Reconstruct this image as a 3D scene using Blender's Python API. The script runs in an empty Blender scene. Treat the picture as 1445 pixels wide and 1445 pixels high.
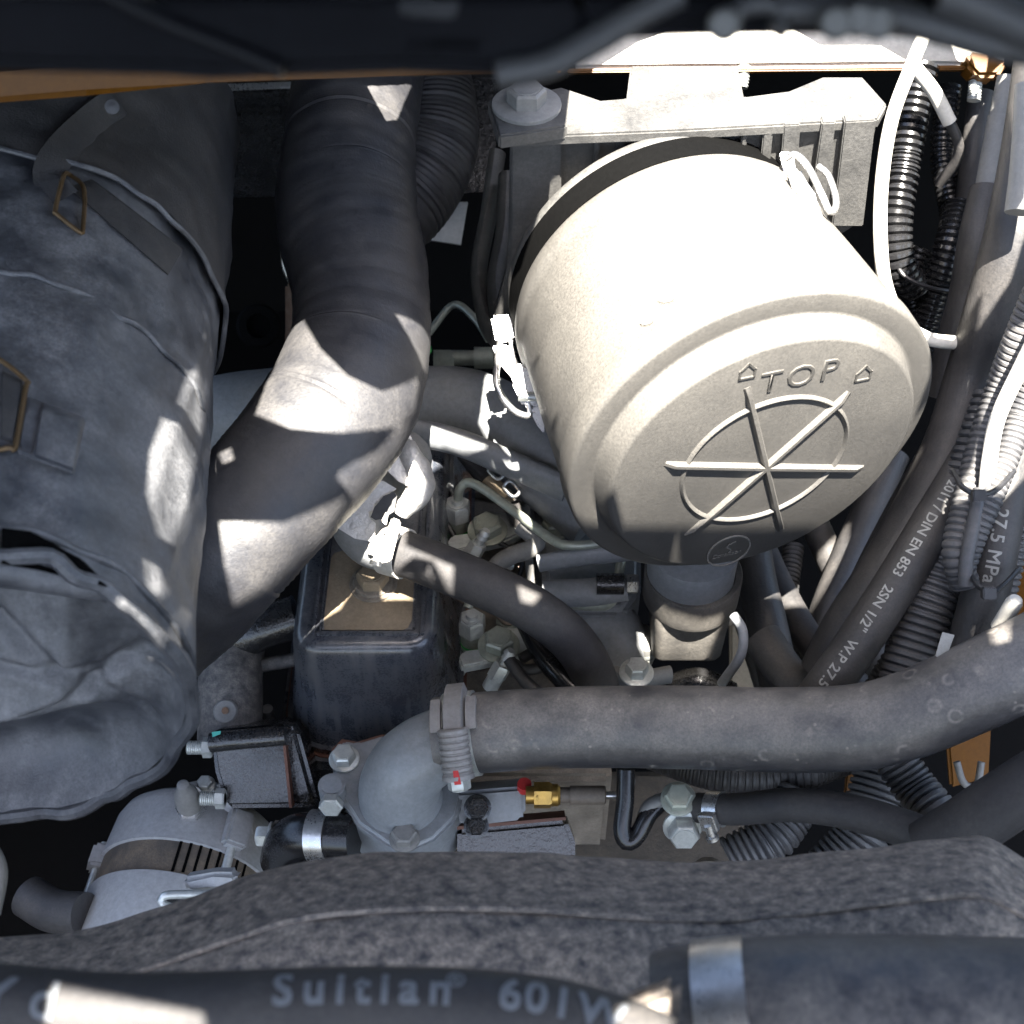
import bpy, bmesh, math, random
from mathutils import Vector, Matrix, noise, geometry
random.seed(7)
sc = bpy.context.scene
col = sc.collection
# ---------------------------------------------------------------- camera
PITCH = math.radians(48); FOV = math.radians(40)
RX = Vector((1, 0, 0))
FW = Vector((0, math.cos(PITCH), -math.sin(PITCH)))
UP = Vector((0, math.sin(PITCH), math.cos(PITCH)))
CAM = -FW * 0.95
K = 2 * math.tan(FOV / 2) / 1445.0
cd = bpy.data.cameras.new("camera"); cam = bpy.data.objects.new("camera", cd); col.objects.link(cam)
cam.location = CAM; cam.rotation_euler = (math.pi / 2 - PITCH, 0, 0)
cd.sensor_width = 36; cd.angle = FOV; cd.clip_start = 0.01; cd.clip_end = 50
cd.dof.use_dof = True; cd.dof.focus_distance = 0.86; cd.dof.aperture_fstop = 12.5
sc.camera = cam
# ---------------------------------------------------------------- light
SUN = Vector((0.05, -0.34, 0.94)).normalized()
w = bpy.data.worlds.new("World"); sc.world = w; w.use_nodes = True
nt = w.node_tree; nt.nodes.clear()
sky = nt.nodes.new("ShaderNodeTexSky"); sky.sky_type = 'NISHITA'; sky.sun_disc = False; sky.dust_density = 3; sky.ozone_density = .6; sky.air_density = 1.0
sky.sun_elevation = math.asin(SUN.z); sky.sun_rotation = math.atan2(SUN.x, SUN.y)
bg = nt.nodes.new("ShaderNodeBackground"); bg.inputs[1].default_value = 0.056
wo = nt.nodes.new("ShaderNodeOutputWorld")
nt.links.new(sky.outputs[0], bg.inputs[0]); nt.links.new(bg.outputs[0], wo.inputs[0])
sd = bpy.data.lights.new("sun", 'SUN'); sd.energy = 5.0; sd.angle = math.radians(0.5); sd.color = (1, .945, .85)
so = bpy.data.objects.new("sun", sd); col.objects.link(so)
so.rotation_euler = SUN.to_track_quat('Z', 'Y').to_euler(); so.location = (0, 0, 3)
sc.view_settings.view_transform = 'Standard'; sc.view_settings.look = 'None'
sc.view_settings.exposure = 3.45; sc.view_settings.gamma = 1; sc.view_settings.use_curve_mapping = False
sc.cycles.max_bounces = 6; sc.cycles.use_denoising = True
# ---------------------------------------------------------------- placing
def T(x, y, d):
    """point seen at photo position x,y at d metres along the view axis"""
    return CAM + FW * d + RX * ((x - 722.5) * K * d) + UP * ((722.5 - y) * K * d)
def S(px, d): return px * K * d
def ray(x, y): return FW + RX * ((x - 722.5) * K) + UP * ((722.5 - y) * K)
def PH(x, y, z):
    r = ray(x, y); return CAM + r * ((z - CAM.z) / r.z)
def PP(x, y, o, n):
    r = ray(x, y); return CAM + r * ((o - CAM).dot(n) / r.dot(n))
def pix(p):
    q = p - CAM; d = q.dot(FW); return (722.5 + q.dot(RX) / d / K, 722.5 - q.dot(UP) / d / K, d)
def surf(x, y, d, lift=0, tol=.12):
    h = sc.ray_cast(bpy.context.evaluated_depsgraph_get(), CAM, ray(x, y).normalized())
    if h[0] and abs((h[1] - CAM).dot(FW) - d) < tol: d = (h[1] - CAM).dot(FW)
    return (x, y, d - lift)
Z = Vector((0, 0, 1)); X = Vector((1, 0, 0)); Y = Vector((0, 1, 0))
# ---------------------------------------------------------------- materials
def mat(name, base, rough=.6, dust=(.27, .24, .205), amt=.4, up=.5, metal=0, scale=30, speck=.25, bump=.25, fine=700, spec=.5, coat=0, spots=0, streak=0, clump=.45, bscale=None):
    m = bpy.data.materials.new(name); m.use_nodes = True
    t = m.node_tree; N = t.nodes; L = t.links; b = N["Principled BSDF"]
    tc = N.new("ShaderNodeTexCoord")
    def noi(s, det=5, r=.6):
        n = N.new("ShaderNodeTexNoise"); n.inputs["Scale"].default_value = s; n.inputs["Detail"].default_value = det
        n.inputs["Roughness"].default_value = r; L.new(tc.outputs["Object"], n.inputs["Vector"]); return n.outputs[0]
    def mth(op, a, c, clamp=False):
        n = N.new("ShaderNodeMath"); n.operation = op; n.use_clamp = clamp
        for i, v in enumerate((a, c)):
            if isinstance(v, (int, float)): n.inputs[i].default_value = v
            else: L.new(v, n.inputs[i])
        return n.outputs[0]
    def mrange(v, a, c, lo=0, hi=1):
        n = N.new("ShaderNodeMapRange"); n.inputs[1].default_value = a; n.inputs[2].default_value = c
        n.inputs[3].default_value = lo; n.inputs[4].default_value = hi; L.new(v, n.inputs[0]); return n.outputs[0]
    g = N.new("ShaderNodeNewGeometry"); sx = N.new("ShaderNodeSeparateXYZ"); L.new(g.outputs["Normal"], sx.inputs[0])
    upf = mrange(sx.outputs[2], -.3, .9, 1 - up, 1)
    big = mrange(noi(scale), clump - .2, clump + .25)
    f1 = noi(fine, 3, .7)
    fin = mrange(f1, .35, .65)
    d = mth('MULTIPLY', mth('MULTIPLY', big, upf), amt, True)
    d = mth('MULTIPLY', d, mrange(fin, 0, 1, .55, 1.15), True)
    if spots:
        v = N.new("ShaderNodeTexVoronoi"); v.inputs["Scale"].default_value = spots; L.new(tc.outputs["Object"], v.inputs["Vector"])
        sp = mrange(v.outputs["Distance"], .08, .15, 1, 0)
        v2 = N.new("ShaderNodeTexVoronoi"); v2.inputs["Scale"].default_value = spots * .42; L.new(tc.outputs["Object"], v2.inputs["Vector"])
        rg = mth('MULTIPLY', mrange(v2.outputs["Distance"], .13, .19), mrange(v2.outputs["Distance"], .20, .27, 1, 0))
        sp = mth('ADD', sp, mth('MULTIPLY', rg, .8), True)
        sp = mth('MULTIPLY', sp, mrange(noi(scale * 3), .45, .6), True)
        d = mth('ADD', d, mth('MULTIPLY', sp, .6), True)
    if streak:
        mp = N.new("ShaderNodeMapping"); mp.inputs["Scale"].default_value = (streak, streak, streak * .07)
        L.new(tc.outputs["Object"], mp.inputs[0]); n = N.new("ShaderNodeTexNoise"); n.inputs["Scale"].default_value = 1; n.inputs["Detail"].default_value = 3
        L.new(mp.outputs[0], n.inputs["Vector"])
        d = mth('ADD', d, mrange(n.outputs[0], .52, .78, 0, .3), True)
    mx = N.new("ShaderNodeMix"); mx.data_type = 'RGBA'; mx.inputs[6].default_value = (*base, 1); mx.inputs[7].default_value = (*dust, 1)
    L.new(d, mx.inputs[0])
    m2 = N.new("ShaderNodeMix"); m2.data_type = 'RGBA'; m2.blend_type = 'MULTIPLY'; m2.inputs[0].default_value = speck
    sp2 = N.new("ShaderNodeCombineColor"); f2 = mrange(noi(fine * .4, 4, .7), .3, .7, .2, 1.25)
    for i in range(3): L.new(f2, sp2.inputs[i])
    L.new(mx.outputs[2], m2.inputs[6]); L.new(sp2.outputs[0], m2.inputs[7]); L.new(m2.outputs[2], b.inputs["Base Color"])
    L.new(mth('ADD', mth('MULTIPLY', d, .95 - rough), mth('ADD', mth('MULTIPLY', f1, .16), rough - .08), True), b.inputs["Roughness"])
    if metal: L.new(mth('MULTIPLY', mth('SUBTRACT', 1, d), metal, True), b.inputs["Metallic"])
    b.inputs["Specular IOR Level"].default_value = spec
    if coat: b.inputs["Coat Weight"].default_value = coat; b.inputs["Coat Roughness"].default_value = .12
    if bump:
        bp = N.new("ShaderNodeBump"); bp.inputs["Strength"].default_value = bump; bp.inputs["Distance"].default_value = .001
        L.new(mth('ADD', noi(bscale or fine * .6, 4, .65), mth('MULTIPLY', noi(scale * 3), .6)), bp.inputs["Height"]); L.new(bp.outputs[0], b.inputs["Normal"])
    return m
BEIGE = (.30, .265, .22)
M = dict(
 filter=mat("filter_plastic", (.034, .033, .032), .42, (.140, .130, .114), .85, .9, scale=11, bump=.1, speck=.12, clump=.33),  # dust, boosted on up-facing sides to paint the sun's blown-out brightness there
 mount=mat("mount_plastic", (.03, .03, .03), .5, (.13, .125, .115), .75, .5, scale=35, bump=.25),
 rubber=mat("hose_rubber", (.027, .027, .03), .6, (.10, .09, .08), .6, .45, scale=22, bump=.3, spec=.35),
 duct=mat("duct_rubber", (.022, .023, .028), .42, (.09, .083, .076), .6, .4, scale=40, bump=.3, spec=.6),
 coolant=mat("coolant_hose_rubber", (.035, .036, .042), .34, (.30, .27, .235), .8, 1.0, scale=40, bump=.2, spots=130, spec=.9),
 hose=mat("hydraulic_hose_rubber", (.02, .02, .022), .45, (.14, .125, .11), .5, .4, scale=26, bump=.3),
 loom=mat("corrugated_loom_plastic", (.045, .047, .053), .42, (.2, .185, .17), .55, .4, scale=40, bump=.1),
 gloss=mat("glossy_black_loom", (.008, .008, .009), .2, (.1, .1, .1), .12, .3, scale=40, bump=.05),
 jacket=mat("jacket_leatherette", (.028, .031, .038), .38, (.23, .23, .235), .95, .6, scale=30, bump=.3, spec=.75, speck=.35, bscale=900, clump=.5, streak=60),
 jacket_shade=mat("jacket_shaded_cloth", (.03, .029, .03), .6, (.13, .115, .10), .5, .4, scale=14, bump=.45, bscale=500),  # darker cloth colour standing in for shade on the upper jacket
 strap=mat("strap_webbing", (.028, .028, .03), .7, (.12, .11, .1), .5, .4, scale=40, bump=.5, bscale=900),
 cover=mat("valve_cover_paint", (.024, .029, .041), .2, (.22, .215, .21), .42, .7, scale=45, bump=.12, coat=.5, streak=120),
 coverdust=mat("oily_brown_dust", (.20, .155, .10), .85, (.29, .23, .16), .8, .2, scale=40, bump=.3),
 cast=mat("cast_grey_paint", (.21, .222, .238), .4, (.28, .26, .23), .5, .7, scale=26, bump=.2, metal=0),
 alu=mat("cast_aluminium_paint", (.215, .23, .245), .3, (.26, .245, .22), .35, .8, scale=30, bump=.22, spec=.5),
 altern=mat("alternator_grey_paint", (.30, .305, .31), .45, (.34, .32, .28), .3, .7, scale=30, bump=.1),
 lamin=mat("rusty_laminations", (.045, .04, .035), .6, (.20, .15, .10), .9, 0, scale=45, bump=.5),
 black=mat("black_casting_paint", (.012, .012, .013), .22, (.10, .095, .09), .15, .7, scale=60, bump=.6, coat=.4, bscale=180),
 dcast=mat("dusty_dark_casting", (.035, .035, .036), .6, (.24, .215, .19), .95, .3, scale=170, bump=.5, fine=900, clump=.5),
 zinc=mat("zinc_plated_steel", (.50, .52, .50), .28, (.33, .31, .27), .35, .6, metal=.5, scale=90, bump=.1),
 olive=mat("olive_zinc_pipe", (.34, .365, .31), .3, (.34, .31, .24), .35, .6, metal=.45, scale=70, bump=.1),
 steel=mat("bright_steel", (.6, .6, .6), .25, (.3, .28, .25), .2, .5, metal=.95, scale=60, bump=.1),
 rust=mat("rusty_steel", (.15, .075, .04), .7, (.24, .19, .14), .6, .4, metal=.2, scale=120, bump=.6),
 brass=mat("brass", (.48, .29, .075), .32, (.2, .15, .08), .3, .5, metal=.95, scale=90, bump=.1),
 brown=mat("brown_sensor_shell", (.11, .085, .065), .6, (.2, .17, .13), .4, .4, scale=70, bump=.15),
 yellow=mat("orange_yellow_paint", (.12, .045, .0022), .4, (.1, .06, .02), .15, .5, scale=25, bump=.06, spec=.25),
 dark=mat("dark_bay_paint", (.003, .003, .003), .8, (.006, .0055, .005), .4, .4, scale=20, bump=.3, spec=.1),
 hoodm=mat("black_hood_frame", (.005, .005, .007), .5, (.02, .02, .023), .3, .4, scale=15, bump=.1, spec=.25),
 shroud=mat("dusty_shroud_plastic", (.04, .038, .042), .7, (.40, .335, .27), 1, .1, scale=170, bump=.8, fine=520, clump=.48),
 head=mat("oily_cast_iron", (.10, .085, .068), .45, (.32, .27, .21), .8, .5, scale=55, bump=.6),
 cream=mat("cream_nylon_sunlit_rail", (.55, .53, .48), .45, (.5, .45, .38), .3, .5, scale=60, bump=.05),
 foil=mat("crumpled_foil", (.55, .54, .52), .35, (.5, .46, .4), .5, .5, metal=.5, scale=60, bump=.9, bscale=220),
 block=mat("brown_block_grime", (.04, .034, .027), .6, (.12, .098, .07), .8, .4, scale=40, bump=.6),
 hoodgrey=mat("hood_linkage_steel", (.075, .075, .078), .45, (.1, .095, .09), .3, .4, scale=40, bump=.05),
 greytube=mat("grey_tube_sleeve", (.16, .16, .155), .5, (.28, .26, .23), .4, .5, scale=50, bump=.1),
 white=mat("white_print", (.40, .40, .37), .6, (.12, .11, .1), .5, .2, scale=300, bump=0),
 whiteb=mat("faded_white_print", (.17, .18, .195), .6, (.07, .07, .07), .5, .2, scale=260, bump=0),
 teal=mat("teal_marking_paint", (.02, .30, .25), .5, (.1, .2, .2), .2, .2, scale=80, bump=0),
 green=mat("green_marking_paint", (.04, .45, .08), .5, (.1, .3, .1), .2, .2, scale=80, bump=0),
 red=mat("red_marking_paint", (.55, .03, .03), .5, (.4, .1, .08), .2, .2, scale=80, bump=0),
 gasket=mat("orange_gasket", (.10, .035, .02), .6, (.2, .1, .06), .3, .2, scale=80, bump=0),
 void=mat("gap_shade_black", (.0025, .0025, .0025), .8, (.005, .005, .005), .2, .3, spec=.03),  # near-black painted for the shade in the seal gap, slit and slots
 tie=mat("cable_tie_nylon", (.014, .014, .016), .35, (.1, .1, .1), .2, .3, scale=80, bump=0),
 logo=mat("worn_logo_print", (.075, .073, .07), .6, (.2, .19, .17), .4, .2, scale=80, bump=0),
 panel=mat("pale_as_sunlit", (.5, .49, .47), .6, (.4, .37, .33), .4, .5, scale=20, bump=.1),
)
# ---------------------------------------------------------------- mesh helpers
class Bm:
    def __init__(s): s.bm = bmesh.new()
    def merge(s, b2):
        me = bpy.data.meshes.new("t"); b2.to_mesh(me); b2.free(); s.bm.from_mesh(me); bpy.data.meshes.remove(me); return s
    def faces(s, vs, fs):
        v = [s.bm.verts.new(p) for p in vs]
        for f in fs:
            try: s.bm.faces.new([v[i] for i in f])
            except ValueError: pass
        return s
    def prism(s, pts, vec, bev=0, seg=2):
        b = bmesh.new(); n = len(pts); vec = Vector(vec)
        a = [b.verts.new(p) for p in pts]; c = [b.verts.new(Vector(p) + vec) for p in pts]
        b.faces.new(a); b.faces.new(c[::-1])
        for i in range(n): b.faces.new((a[i], c[i], c[(i + 1) % n], a[(i + 1) % n]))
        bmesh.ops.recalc_face_normals(b, faces=b.faces)
        if bev: bmesh.ops.bevel(b, geom=[e for e in b.edges if e.calc_face_angle(0) > .5], offset=bev, segments=seg, affect='EDGES', clamp_overlap=True)
        return s.merge(b)
    def box(s, c, ex, ey, ez, bev=0, seg=2):
        """centre, three half-extent vectors"""
        c = Vector(c); p = [c - ex - ey - ez, c + ex - ey - ez, c + ex + ey - ez, c - ex + ey - ez]
        return s.prism(p, ez * 2, bev, seg)
    def lathe(s, prof, o, ax, seg=48, e1=None, ang=(0, 2 * math.pi), cap=True, sq=None):
        """prof: list of (t along axis, radius)"""
        ax = ax.normalized(); e1 = (e1 or (X if abs(ax.x) < .8 else Y)); e1 = (e1 - ax * e1.dot(ax)).normalized(); e2 = ax.cross(e1)
        full = abs(ang[1] - ang[0] - 2 * math.pi) < 1e-6; n = seg if full else seg + 1
        b = bmesh.new(); rows = []
        for t, r in prof:
            row = []
            for i in range(n):
                a = ang[0] + (ang[1] - ang[0]) * i / seg
                k = 1
                if sq: k = 1 / max(abs(math.cos(a)) ** sq + abs(math.sin(a)) ** sq, 1e-6) ** (1 / sq)
                row.append(b.verts.new(o + ax * t + (e1 * math.cos(a) + e2 * math.sin(a)) * (r * k)))
            rows.append(row)
        for j in range(len(rows) - 1):
            for i in range(n if full else n - 1):
                q = (i + 1) % n
                b.faces.new((rows[j][i], rows[j][q], rows[j + 1][q], rows[j + 1][i]))
        if cap and full:
            if prof[0][1] > 1e-6: b.faces.new(rows[0][::-1])
            if prof[-1][1] > 1e-6: b.faces.new(rows[-1])
        bmesh.ops.remove_doubles(b, verts=b.verts, dist=1e-7)
        bmesh.ops.recalc_face_normals(b, faces=b.faces)
        return s.merge(b)
    def hex(s, o, ax, r, h, e1=None, dome=.0):
        ax = ax.normalized(); c = h * .15
        rot = (e1 or (X if abs(ax.x) < .8 else Y))
        s.lathe([(0, r), (h - c, r), (h, r * .86)], o, ax, 6, rot)
        if dome: s.lathe([(h * .9, r * .72), (h + dome, r * .68), (h + dome * .9, 0)], o, ax, 20, rot)
        return s
    def tube(s, path, r, seg=20, corr=None, cap=True, flat=None, noisy=0, squash=1):
        """path: list of samples (p, t, s); r: radius or fn(u, arc); corr=(pitch, depth)"""
        b = bmesh.new(); rows = []; nrm = None; tot = path[-1][2]
        for p, t, a in path:
            if nrm is None: nrm = (Z if abs(t.z) < .8 else X); 
            nrm = (nrm - t * nrm.dot(t)).normalized(); bi = t.cross(nrm)
            rr = r(a / tot, a) if callable(r) else r
            if corr:
                ph = (a / corr[0]) % 1; rr *= 1 + corr[1] * (math.cos(ph * 2 * math.pi) ** 3 if 0 else (1 if .2 < ph < .75 else (-1 if ph > .9 or ph < .05 else 0)) * .5)
            row = []
            for i in range(seg):
                an = 2 * math.pi * i / seg; dv = nrm * math.cos(an) + bi * math.sin(an) * squash
                k = 1 + (noisy * noise.noise((p + dv * rr) * 38) if noisy else 0)
                row.append(b.verts.new(p + dv * rr * k))
            rows.append(row)
        for j in range(len(rows) - 1):
            for i in range(seg):
                q = (i + 1) % seg; b.faces.new((rows[j][i], rows[j][q], rows[j + 1][q], rows[j + 1][i]))
        if cap: b.faces.new(rows[0][::-1]); b.faces.new(rows[-1])
        bmesh.ops.recalc_face_normals(b, faces=b.faces)
        return s.merge(b)
    def loft(s, loops, cap=(True, True)):
        b = bmesh.new(); rows = [[b.verts.new(p) for p in l] for l in loops]; n = len(rows[0])
        for j in range(len(rows) - 1):
            for i in range(n):
                q = (i + 1) % n; b.faces.new((rows[j][i], rows[j][q], rows[j + 1][q], rows[j + 1][i]))
        if cap[0]: b.faces.new(rows[0][::-1])
        if cap[1]: b.faces.new(rows[-1])
        bmesh.ops.recalc_face_normals(b, faces=b.faces)
        return s.merge(b)
    def disp(s, amp, freq, seed=0.0):
        s.bm.normal_update()
        mv = [(v, v.normal * (amp * noise.noise(v.co * freq + Vector((seed, seed, seed))))) for v in s.bm.verts]
        for v, m in mv: v.co += m
        return s
    def obj(s, name, m, parent=None, sharp=38, label=None, cat=None, group=None, kind=None):
        bm = s.bm
        for f in bm.faces: f.smooth = True
        for e in bm.edges:
            if len(e.link_faces) == 2 and e.calc_face_angle(0) > math.radians(sharp): e.smooth = False
        lo = Vector((min(v.co[i] for v in bm.verts) for i in range(3))); hi = Vector((max(v.co[i] for v in bm.verts) for i in range(3)))
        org = Vector(((lo.x + hi.x) / 2, (lo.y + hi.y) / 2, lo.z))
        for v in bm.verts: v.co -= org
        me = bpy.data.meshes.new(name); bm.to_mesh(me); bm.free(); me.materials.append(M[m] if isinstance(m, str) else m)
        o = bpy.data.objects.new(name, me); col.objects.link(o)
        wl[o.name] = org
        if parent: o.parent = parent; o.location = org - wl[parent.name]
        else: o.location = org
        tag(o, label, cat, group, kind); return o
wl = {}
def tag(o, label=None, cat=None, group=None, kind=None):
    if label: o["label"] = label
    if cat: o["category"] = cat
    if group: o["group"] = group
    if kind: o["kind"] = kind
    return o
def thing(name, label, cat, loc, group=None):
    o = bpy.data.objects.new(name, None); col.objects.link(o); o.location = loc; o.empty_display_size = .01
    wl[o.name] = Vector(loc); return tag(o, label, cat, group)
def path(pts, step=.003, closed=False):
    """smooth path through 3-D points -> evenly spaced (point, tangent, arc length)"""
    P = [Vector(p) for p in pts]; n = len(P); raw = []
    rng = n if closed else n - 1
    for i in range(rng):
        if closed: p0, p1, p2, p3 = P[i - 1], P[i], P[(i + 1) % n], P[(i + 2) % n]
        else:
            p1, p2 = P[i], P[i + 1]; p0 = P[i - 1] if i else p1 * 2 - p2; p3 = P[i + 2] if i + 2 < n else p2 * 2 - p1
        for k in range(24):
            u = k / 24
            raw.append(.5 * ((2 * p1) + (p2 - p0) * u + (2 * p0 - 5 * p1 + 4 * p2 - p3) * u * u + (3 * p1 - p0 - 3 * p2 + p3) * u ** 3))
    raw.append(P[0] if closed else P[-1])
    L = [0]
    for i in range(1, len(raw)): L.append(L[-1] + (raw[i] - raw[i - 1]).length)
    m = max(2, int(L[-1] / step)); out = []; j = 0
    for k in range(m + 1):
        a = L[-1] * k / m
        while j < len(L) - 2 and L[j + 1] < a: j += 1
        u = (a - L[j]) / max(L[j + 1] - L[j], 1e-9); out.append((raw[j].lerp(raw[j + 1], u), a))
    res = []
    for k, (p, a) in enumerate(out):
        q0 = out[max(0, k - 1)][0]; q1 = out[min(len(out) - 1, k + 1)][0]; res.append((p, (q1 - q0).normalized(), a))
    return res
def px(pts, **k): return path([T(*p) for p in pts], **k)
def corr_path(pts, pitch): return px(pts, step=pitch / 7)
def rrect(x0, x1, y0, y1, z, r, n=6):
    out = []
    for cx, cy, a0 in ((x1 - r, y1 - r, 0), (x0 + r, y1 - r, 90), (x0 + r, y0 + r, 180), (x1 - r, y0 + r, 270)):
        for i in range(n + 1):
            a = math.radians(a0 + 90 * i / n); out.append(Vector((cx + r * math.cos(a), cy + r * math.sin(a), z)))
    return out
def text_mesh(txt, size, ext=0, bev=0, shear=0, spacing=1, offset=0):
    c = bpy.data.curves.new("t", 'FONT'); c.body = txt; c.size = size; c.extrude = ext; c.bevel_depth = bev; c.shear = shear; c.space_character = spacing; c.offset = offset; c.resolution_u = 3
    o = bpy.data.objects.new("t", c); col.objects.link(o); dg = bpy.context.evaluated_depsgraph_get(); me = bpy.data.meshes.new_from_object(o.evaluated_get(dg))
    bpy.data.objects.remove(o); bpy.data.curves.remove(c)
    vs = [v.co.copy() for v in me.vertices]; fs = [tuple(p.vertices) for p in me.polygons]; bpy.data.meshes.remove(me)
    return vs, fs
def text_on_tube(txt, pth, r, a0, size, rev=False, roll=0, bold=.0, spacing=1.05, lift=.0003):
    """print running along a tube, on the side given by roll (radians from the side facing the photographer)"""
    vs, fs = text_mesh(txt, size, spacing=spacing)
    tb = bmesh.new(); tv = [tb.verts.new(v) for v in vs]
    for f in fs: tb.faces.new([tv[i] for i in f])
    for _ in range(6):
        le = [e for e in tb.edges if e.calc_length() > r * .22]
        if not le: break
        bmesh.ops.subdivide_edges(tb, edges=le, cuts=1); bmesh.ops.triangulate(tb, faces=tb.faces[:])
    tb.verts.index_update(); vs = [v.co.copy() for v in tb.verts]; fs = [tuple(v.index for v in f.verts) for f in tb.faces]; tb.free()
    ym = size * .34
    b = Bm()
    for k, (dx, dy) in enumerate(((0, 0), (bold, 0), (bold, bold), (0, bold)) if bold else ((0, 0),)):
        out = []
        for v in vs:
            a = a0 + (-(v.x + dx) if rev else v.x + dx); a = min(max(a, 0), pth[-1][2])
            i = min(int(a / pth[-1][2] * (len(pth) - 1)), len(pth) - 2); u = (a - pth[i][2]) / max(pth[i + 1][2] - pth[i][2], 1e-9)
            p = pth[i][0].lerp(pth[i + 1][0], u); t = pth[i][1].lerp(pth[i + 1][1], u).normalized()
            if rev: t = -t
            c = (CAM - p); n = (c - t * c.dot(t)).normalized(); sd_ = n.cross(t)
            ph = roll + (v.y + dy - ym) / r
            out.append(p + (n * math.cos(ph) + sd_ * math.sin(ph)) * (r + lift + k * .00006))
        b.faces(out, fs)
    return b
def bolt(parent, o, ax, r, h, m='zinc', washer=1.45, name='bolt', dome=.0, e1=None, wh=.25):
    b = Bm()
    ax = ax.normalized()
    if washer: b.lathe([(0, r * washer), (r * wh * .7, r * washer), (r * wh, r * washer * .9), (r * wh, 0)], o, ax, 24)
    b.hex(o + ax * (r * wh if washer else 0), ax, r, h, e1, dome or h * .06)
    return b.obj(name, m, parent)
def ring(o, ax, r0, r1, w, seg=48):
    return Bm().lathe([(-w / 2, r0), (-w / 2, r1), (w / 2, r1), (w / 2, r0), (-w / 2, r0)], o, ax, seg, cap=False)
def frame_at(pth, u):
    i = min(int(u * (len(pth) - 1)), len(pth) - 1); return pth[i][0], pth[i][1]
def hose_clamp(parent_none, name, label, o, ax, r, w=.009, m='zinc', group=None, side=None):
    """worm-drive clip: band, screw housing, screw"""
    t = thing(name, label, "hose clamp", o - Z * r, group)
    ring(o, ax, r, r + .0012, w).obj("band", m, t)
    c = (CAM - o); n = (c - ax * c.dot(ax)).normalized()
    if side is not None: n = (n * math.cos(side) + ax.cross(n) * math.sin(side)).normalized()
    tg = ax.cross(n).normalized()
    Bm().box(o + n * (r + .003), tg * .006, ax * (w * .6), n * .0022, .0008).obj("screw_housing", m, t)
    s = Bm(); s.lathe([(-.004, .0025), (.004, .0025), (.004, .0038), (.0065, .0038), (.0065, 0)], o + n * (r + .0045) + tg * .005, tg, 16); s.obj("screw", m, t)
    return t
# ================================================================ setting
b = Bm(); b.box(Vector((0, .1, -.345)), X * .9, Y * .75, Z * .012, 0); b.obj("bay_floor", 'dark', kind="structure")
b = Bm(); b.box(Vector((0, .62, -.07)), X * .9, Y * .012, Z * .27, 0); b.obj("bay_back_wall", 'dark', kind="structure")
b = Bm(); b.box(Vector((0, .52, .212)), X * .9, Y * .12, Z * .006, 0); b.obj("sun_block_panel", 'dark', kind="structure")  # unseen panel added to keep sun off the back wall
b = Bm(); b.box(Vector((-.60, .12, -.13)), X * .012, Y * .6, Z * .2, 0); b.obj("bay_side_wall", 'dark', kind="structure")
# black sheet-metal bulkhead behind the ducts (bright edge on top)
t = thing("bulkhead_plate", "glossy speckled black bulkhead plate between the jacket and the black ducts", "plate", T(360, 275, 1.1))
bp = [T(255, 118, 1.1), T(700, 108, 1.1), T(700, 270, 1.1), T(255, 280, 1.1)]
Bm().prism(bp, FW * .006, .001).obj("sheet", 'black', t)
Bm().prism([T(255, 120, 1.095), T(460, 113, 1.095), T(460, 122, 1.095), T(255, 130, 1.095)], FW * .003, .0006).obj("bright_edge", 'steel', t)
Bm().prism([T(300, 152, 1.094), T(395, 150, 1.094), T(395, 157, 1.094), T(300, 159, 1.094)], FW * .003, .0006).obj("swage_line", 'black', t)
b = Bm(); b.prism([T(585, 285, 1.16), T(660, 285, 1.16), T(650, 345, 1.16), T(585, 335, 1.16)], FW * .004); b.obj("glimpse_panel", 'panel', label="small panel coloured pale as if sunlit, glimpsed between the black duct and the filter", cat="panel")  # pale colour stands in for sunlight on the background here
b = Bm(); b.prism([T(1370, 660, 1.05), T(1560, 600, 1.02), T(1560, 960, .97), T(1345, 1000, 1.0)], FW * .006); b.obj("side_panel", 'yellow', label="orange painted side panel behind the hose bundle at right", cat="panel")
b = Bm(); b.prism([T(1335, 1030, .96), T(1400, 1022, .96), T(1396, 1098, .95), T(1342, 1112, .95)], FW * .006, .002); b.obj("orange_tab", 'yellow', label="small orange tab under the right end of the coolant hose", cat="tab")
b = Bm(); b.prism([T(1030, 880, 1.1), T(1090, 880, 1.1), T(1090, 1010, 1.1), T(1030, 1010, 1.1)], FW * .006, .002); b.obj("dusty_bracket", 'coverdust', label="tan dusty bracket between the dust valve and the dark hoses", cat="bracket")

# ================================================================ air filter
M['valve'] = mat('dusty_valve_rubber', (.04, .038, .036), .6, (.17, .155, .135), .9, .1, scale=40, bump=.2)
M['elbow'] = mat("pale_grey_plastic", (.20, .21, .22), .4, (.32, .30, .27), .45, .5, scale=40, bump=.1)
YAW, TILT = .2885, -.044
A = Vector((math.sin(YAW) * math.cos(TILT), -math.cos(YAW) * math.cos(TILT), math.sin(TILT))); E1 = Vector((math.cos(YAW), math.sin(YAW), 0)); E2 = E1.cross(-A).normalized(); P0 = T(1077, 651, .78)
if E2.z < 0: E2 = -E2
af = thing("air_filter", "large round dusty air filter canister marked TOP", "air filter", P0 - A * .1 - Z * .12)
b = Bm(); b.lathe([(-.149, .094), (-.1485, .0975), (-.1465, .0995), (-.143, .1012), (-.137, .1018), (-.134, .1014), (-.132, .1004), (-.128, .1003), (-.09, .1035), (-.05, .1062), (-.036, .1060), (-.0335, .1062), (-.032, .1085), (-.030, .1090),
    (-.0175, .1088), (-.0155, .1080), (-.0145, .1062), (-.0148, .0962), (-.0146, .0946), (-.0138, .0938), (-.0025, .0906), (-.0008, .0897), (0, .0880), (0, 0)], P0, A, 128, E1)
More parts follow.
